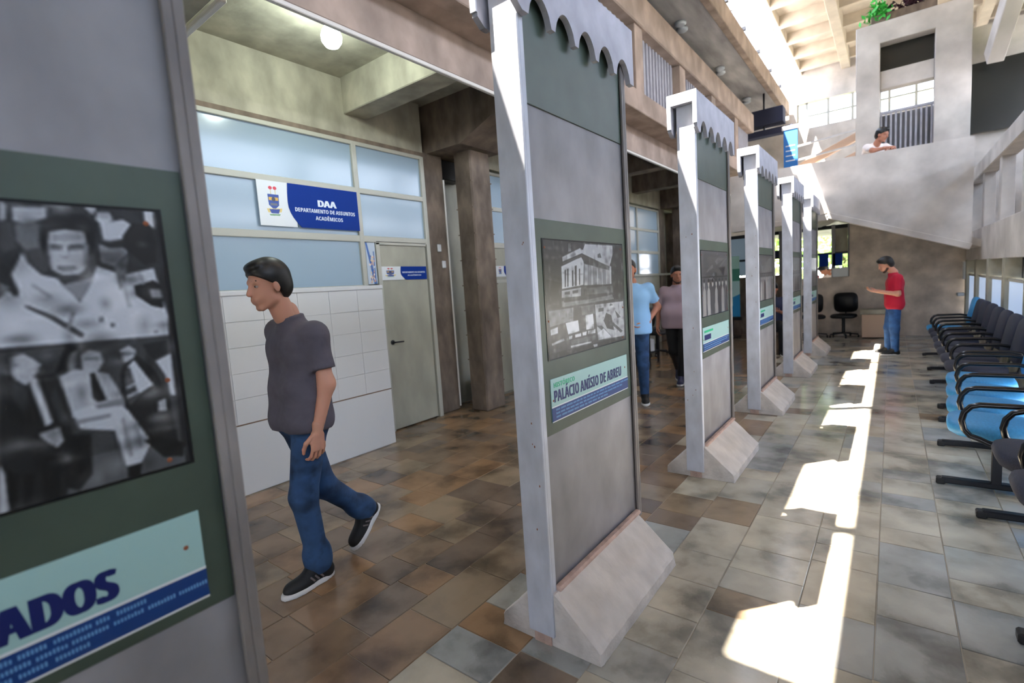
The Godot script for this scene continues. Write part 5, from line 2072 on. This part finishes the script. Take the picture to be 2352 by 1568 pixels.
	# someone sitting in the passage, seen between the last stands
	person("seated person in navy shirt and dark trousers reading between the last two stands", Vector3(-1.77, 0, -10.3), 0.3, with_joints(standing(), {
		"head": Vector3(0, 1.19, 0.14), "head_turn": Vector3(0.45, 0, 0), "neck": Vector3(0, 1.075, 0.05), "chest": Vector3(0, 0.87, 0.0), "waist": Vector3(0, 0.68, -0.02), "hip": Vector3(0, 0.56, -0.03),
		"shoulder_l": Vector3(0.17, 0.98, 0.0), "elbow_l": Vector3(0.21, 0.73, 0.05), "wrist_l": Vector3(0.10, 0.78, 0.27), "hand_l": Vector3(-0.5, 0.2, 0.8), "palm_l": Vector3(0, 1, 0), "thumb_l": Vector3(-1, 0, 0),
		"shoulder_r": Vector3(-0.17, 0.98, 0.0), "elbow_r": Vector3(-0.21, 0.73, 0.05), "wrist_r": Vector3(-0.10, 0.78, 0.27), "hand_r": Vector3(0.5, 0.2, 0.8), "palm_r": Vector3(0, 1, 0), "thumb_r": Vector3(1, 0, 0),
		"hip_l": Vector3(0.09, 0.54, 0), "knee_l": Vector3(0.11, 0.50, 0.40), "ankle_l": Vector3(0.11, 0.09, 0.40), "toe_l": Vector3(0.13, 0.0, 0.60), "heel_l": Vector3(0.11, 0.0, 0.335),
		"hip_r": Vector3(-0.09, 0.54, 0), "knee_r": Vector3(-0.11, 0.50, 0.40), "ankle_r": Vector3(-0.11, 0.09, 0.40), "toe_r": Vector3(-0.13, 0.0, 0.60), "heel_r": Vector3(-0.11, 0.0, 0.335),
	}), {"cell": 0.020, "head_cell": 0.010, "hand_cell": 0.008, "skin": M.skin_tan, "shirt": M.shirt_navy, "trousers": M.trouser_black, "shoe": M.shoe_black, "hair": 0.012, "hem": 0.52})
	var st := thing("stool", "plain black stool under the seated reader in navy", "stool", Vector3(-1.78, 0, -10.33))
	part(st, "seat", MB.new().box(Vector3(0, 0.425, 0), Vector3(0.36, 0.05, 0.36), 0.01), M.black)
	for sx: float in [-0.15, 0.15]:
		for sz: float in [-0.15, 0.15]:
			part(st, "leg", MB.new().box(Vector3(sx, 0.2, sz), Vector3(0.03, 0.40, 0.03), 0.003), M.black)
	# the clerk behind the sill window
	person("person in white shirt bending forward beyond the sill window by the notices", Vector3(-0.95, 0, -14.1), -0.9, with_joints(standing(), {
		"head": Vector3(0, 1.47, 0.42), "head_turn": Vector3(0.8, 0, 0), "neck": Vector3(0, 1.45, 0.30), "chest": Vector3(0, 1.32, 0.14), "waist": Vector3(0, 1.12, 0.02), "hip": Vector3(0, 0.95, -0.03),
		"shoulder_l": Vector3(0.17, 1.38, 0.20), "elbow_l": Vector3(0.22, 1.16, 0.34), "wrist_l": Vector3(0.15, 1.10, 0.52),
		"shoulder_r": Vector3(-0.17, 1.38, 0.20), "elbow_r": Vector3(-0.22, 1.16, 0.34), "wrist_r": Vector3(-0.15, 1.10, 0.52),
	}), {"cell": 0.022, "head_cell": 0.010, "hand_cell": 0.008, "skin": M.skin_tan, "shirt": M.shirt_white, "trousers": M.denim, "shoe": M.shoe_black, "hair": 0.012})

var POSTER_CROWD := PackedStringArray([
	"44 489 -53 1020 -58 1012 325 444 311",
	"70 795 -32 841 -37 852 8 801 7",
	"150 750 9 807 6 804 29 774 46 747 40",
	"95 750 45 790 42 784 102 763 112 748 83",
	"140 731 -1 741 5 736 39 726 42",
	"165 859 -34 875 -31 898 4 888 18 861 -19",
	"175 932 -32 956 -42 977 -25 974 0 929 -7",
	"180 897 9 923 7 928 25 906 40 893 28",
	"185 996 -24 1016 -29 1015 45 995 23",
	"22 785 82 798 37 823 20 871 16 894 36 881 105 867 121 794 112",
	"160 803 61 834 54 868 58 871 100 865 137 844 168 816 172 799 147 796 107",
	"88 800 89 826 91 824 103 799 102",
	"88 834 90 867 87 865 100 832 103",
	"120 823 96 832 96 831 121 818 121",
	"90 809 139 842 139 845 147 808 148",
	"62 801 149 817 160 846 159 873 137 872 161 839 176 808 173",
	"175 452 241 705 210 757 103 779 159 805 167 841 226 874 161 881 139 932 162 1000 145 1018 272 1014 324 444 311",
	"120 811 183 874 166 857 200 842 223",
	"60 753 105 787 97 800 142 779 159 760 132",
	"172 900 35 948 24 965 36 942 76 902 75",
	"128 893 78 950 70 947 109 916 140 891 131",
	"40 891 77 915 80 942 73 940 93 913 96 890 84",
	"28 943 65 966 31 1004 34 1014 79 1008 131 982 137 956 109 940 93",
	"95 916 140 949 112 935 176 921 203",
	"24 951 190 996 177 1014 195 1010 251 984 243 953 215",
	"110 984 200 1009 201 1011 224 986 223",
	"35 715 132 727 141 738 195 733 209 710 175",
	"100 710 175 726 185 713 203 706 208",
	"60 745 225 790 253 839 300 833 312 785 263 745 232",
	"70 893 278 901 282 898 292 891 289",
	"75 873 263 879 263 878 277 872 276",
	"120 981 307 990 307 989 317 980 316",
	"120 806 286 823 245 829 248 813 292",
	"140 762 176 792 207 789 215 761 186",
	"135 931 170 940 243 933 245 924 175",
	"140 970 154 976 185 971 188 964 156",
	"70 806 89 820 90 819 95 806 94",
	"70 840 88 859 87 859 92 839 94",
	"140 811 66 861 64 861 80 807 83",
	"185 825 96 830 96 829 116 822 117",
	"105 865 79 873 89 865 137 856 142",
	"120 797 102 803 101 800 142 797 137",
	"110 813 148 839 148 836 153 814 153",
	"34 737 -48 757 -41 748 -3 732 -6",
	"30 879 -52 931 -53 929 -39 896 -17 879 -31",
	"36 979 -42 998 -39 990 24 973 8",
	"100 882 -42 909 -53 912 -40 884 -26",
	"60 726 42 746 45 747 98 724 113 720 94",
	"56 440 323 692 323 1012 323 1010 683 393 704",
	"76 410 567 819 597 920 593 1016 634 1011 690 393 704",
	"30 686 370 726 388 775 386 794 464 783 586 759 687 649 674",
	"150 706 339 729 333 745 350 755 362 741 385 715 416 706 379",
	"165 734 386 744 391 758 498 745 505 731 404",
	"150 732 518 768 511 772 545 758 559 735 529",
	"18 667 580 690 598 677 675 662 675",
	"18 697 600 714 606 701 680 688 669",
	"20 730 569 764 580 748 677 721 675",
	"150 662 568 668 590 664 680 647 688",
	"26 773 534 822 542 814 641 785 672 759 654",
	"150 826 352 842 340 864 349 867 374 852 397 826 387",
	"100 804 343 821 340 814 377 801 391",
	"150 782 395 812 382 840 392 873 403 897 470 894 499 834 507 794 497",
	"20 838 398 846 396 862 468 843 469 836 457",
	"168 796 481 838 474 894 493 947 574 946 586 914 645 881 643 869 547 803 526",
	"16 883 647 914 645 906 681 882 676",
	"150 902 349 922 340 936 353 927 378 908 381",
	"30 905 386 938 368 972 415 994 485 1001 604 1008 657 960 642 895 487 895 413",
	"170 913 393 929 378 963 449 928 467",
	"60 907 404 918 394 928 471 908 493 899 471",
	"150 905 443 925 436 925 442 905 450",
	"150 903 466 925 458 925 465 904 473",
	"140 967 495 986 490 985 523 966 522",
	"170 975 388 1012 373 1010 486 999 485 993 430",
	"110 709 354 719 356 718 361 708 359",
	"90 831 358 861 362 860 367 831 362",
	"80 904 356 929 359 929 363 903 361",
	"45 705 384 727 408 715 482 700 428",
	"44 772 417 783 488 772 507 761 441",
	"110 838 474 897 470 897 488 841 486",
	"120 797 503 866 503 865 512 800 514",
	"130 892 515 898 622 890 623 884 525",
	"135 918 534 919 605 913 606 910 537",
	"20 803 322 826 330 808 344 795 384 775 386",
	"34 951 341 1007 336 1008 369 970 385",
	"24 926 589 961 587 1013 620 1010 654 964 646",
])
var POSTER_PALACE := PackedStringArray([
	"40 -10 -3 1054 -3 1031 674 -3 671",
	"18 10 219 173 243 158 388 9 389",
	"150 483 9 871 7 879 55 824 135 655 104 452 47",
	"70 646 71 684 62 700 93 644 93",
	"165 183 148 425 90 455 119 435 264 179 280",
	"158 199 93 420 35 444 66 201 120",
	"60 200 125 444 73 442 89 204 137",
	"150 430 42 824 132 816 153 444 70",
	"52 443 77 810 149 833 176 454 130",
	"108 454 130 833 179 830 273 440 267",
	"150 470 135 504 139 490 268 457 267",
	"145 549 143 573 146 566 268 540 267",
	"145 625 157 643 159 638 267 620 268",
	"140 692 166 708 168 703 268 688 268",
	"140 755 173 769 174 765 268 752 268",
	"150 810 144 840 150 833 271 806 270",
	"50 218 170 235 168 224 269 209 270",
	"50 248 163 265 161 253 268 239 269",
	"50 302 174 321 171 311 267 295 268",
	"40 339 146 364 143 351 266 332 267",
	"50 389 164 405 162 396 262 381 263",
	"40 169 283 830 270 829 280 168 289",
	"138 173 290 406 279 395 332 168 332",
	"60 206 299 266 297 265 315 204 314",
	"60 297 295 366 293 364 311 296 313",
	"75 471 286 843 280 845 330 478 328",
	"95 166 350 464 359 630 352 836 344 860 376 167 387",
	"30 191 344 466 343 441 358 190 359",
	"115 276 11 305 10 307 58 273 61",
	"26 861 239 1030 243 1015 384 860 376",
	"105 21 398 297 397 288 480 207 478 25 491",
	"34 297 397 388 397 382 554 345 550 310 477",
	"85 393 396 565 393 570 455 398 453",
	"52 20 495 1018 503 1018 650 9 641",
	"150 576 397 1007 399 1004 649 600 634 580 479",
	"190 197 482 347 478 356 548 219 552",
	"190 442 456 544 454 551 552 444 549",
	"185 28 506 108 496 106 534 29 538",
	"60 622 425 697 425 695 448 620 448",
	"48 732 462 809 486 839 591 734 568 688 511",
	"55 866 454 959 510 902 512",
	"70 586 536 660 543 794 628 754 632",
	"60 831 536 978 611 948 621 815 552",
	"70 804 402 843 417 789 419",
	"185 228 566 269 565 262 585 228 585",
	"185 301 563 376 561 374 582 301 582",
	"185 393 560 449 558 441 582 394 581",
	"185 466 557 566 555 563 582 464 579",
	"160 33 585 168 569 176 585 36 598",
	"80 246 591 568 599 565 627 253 618",
	"165 242 625 505 628 504 639 243 637",
	"185 593 588 683 563 794 631 600 634",
	"22 0 642 1021 651 1031 675 1 672",
	"150 526 653 586 655 584 672 536 672",
])
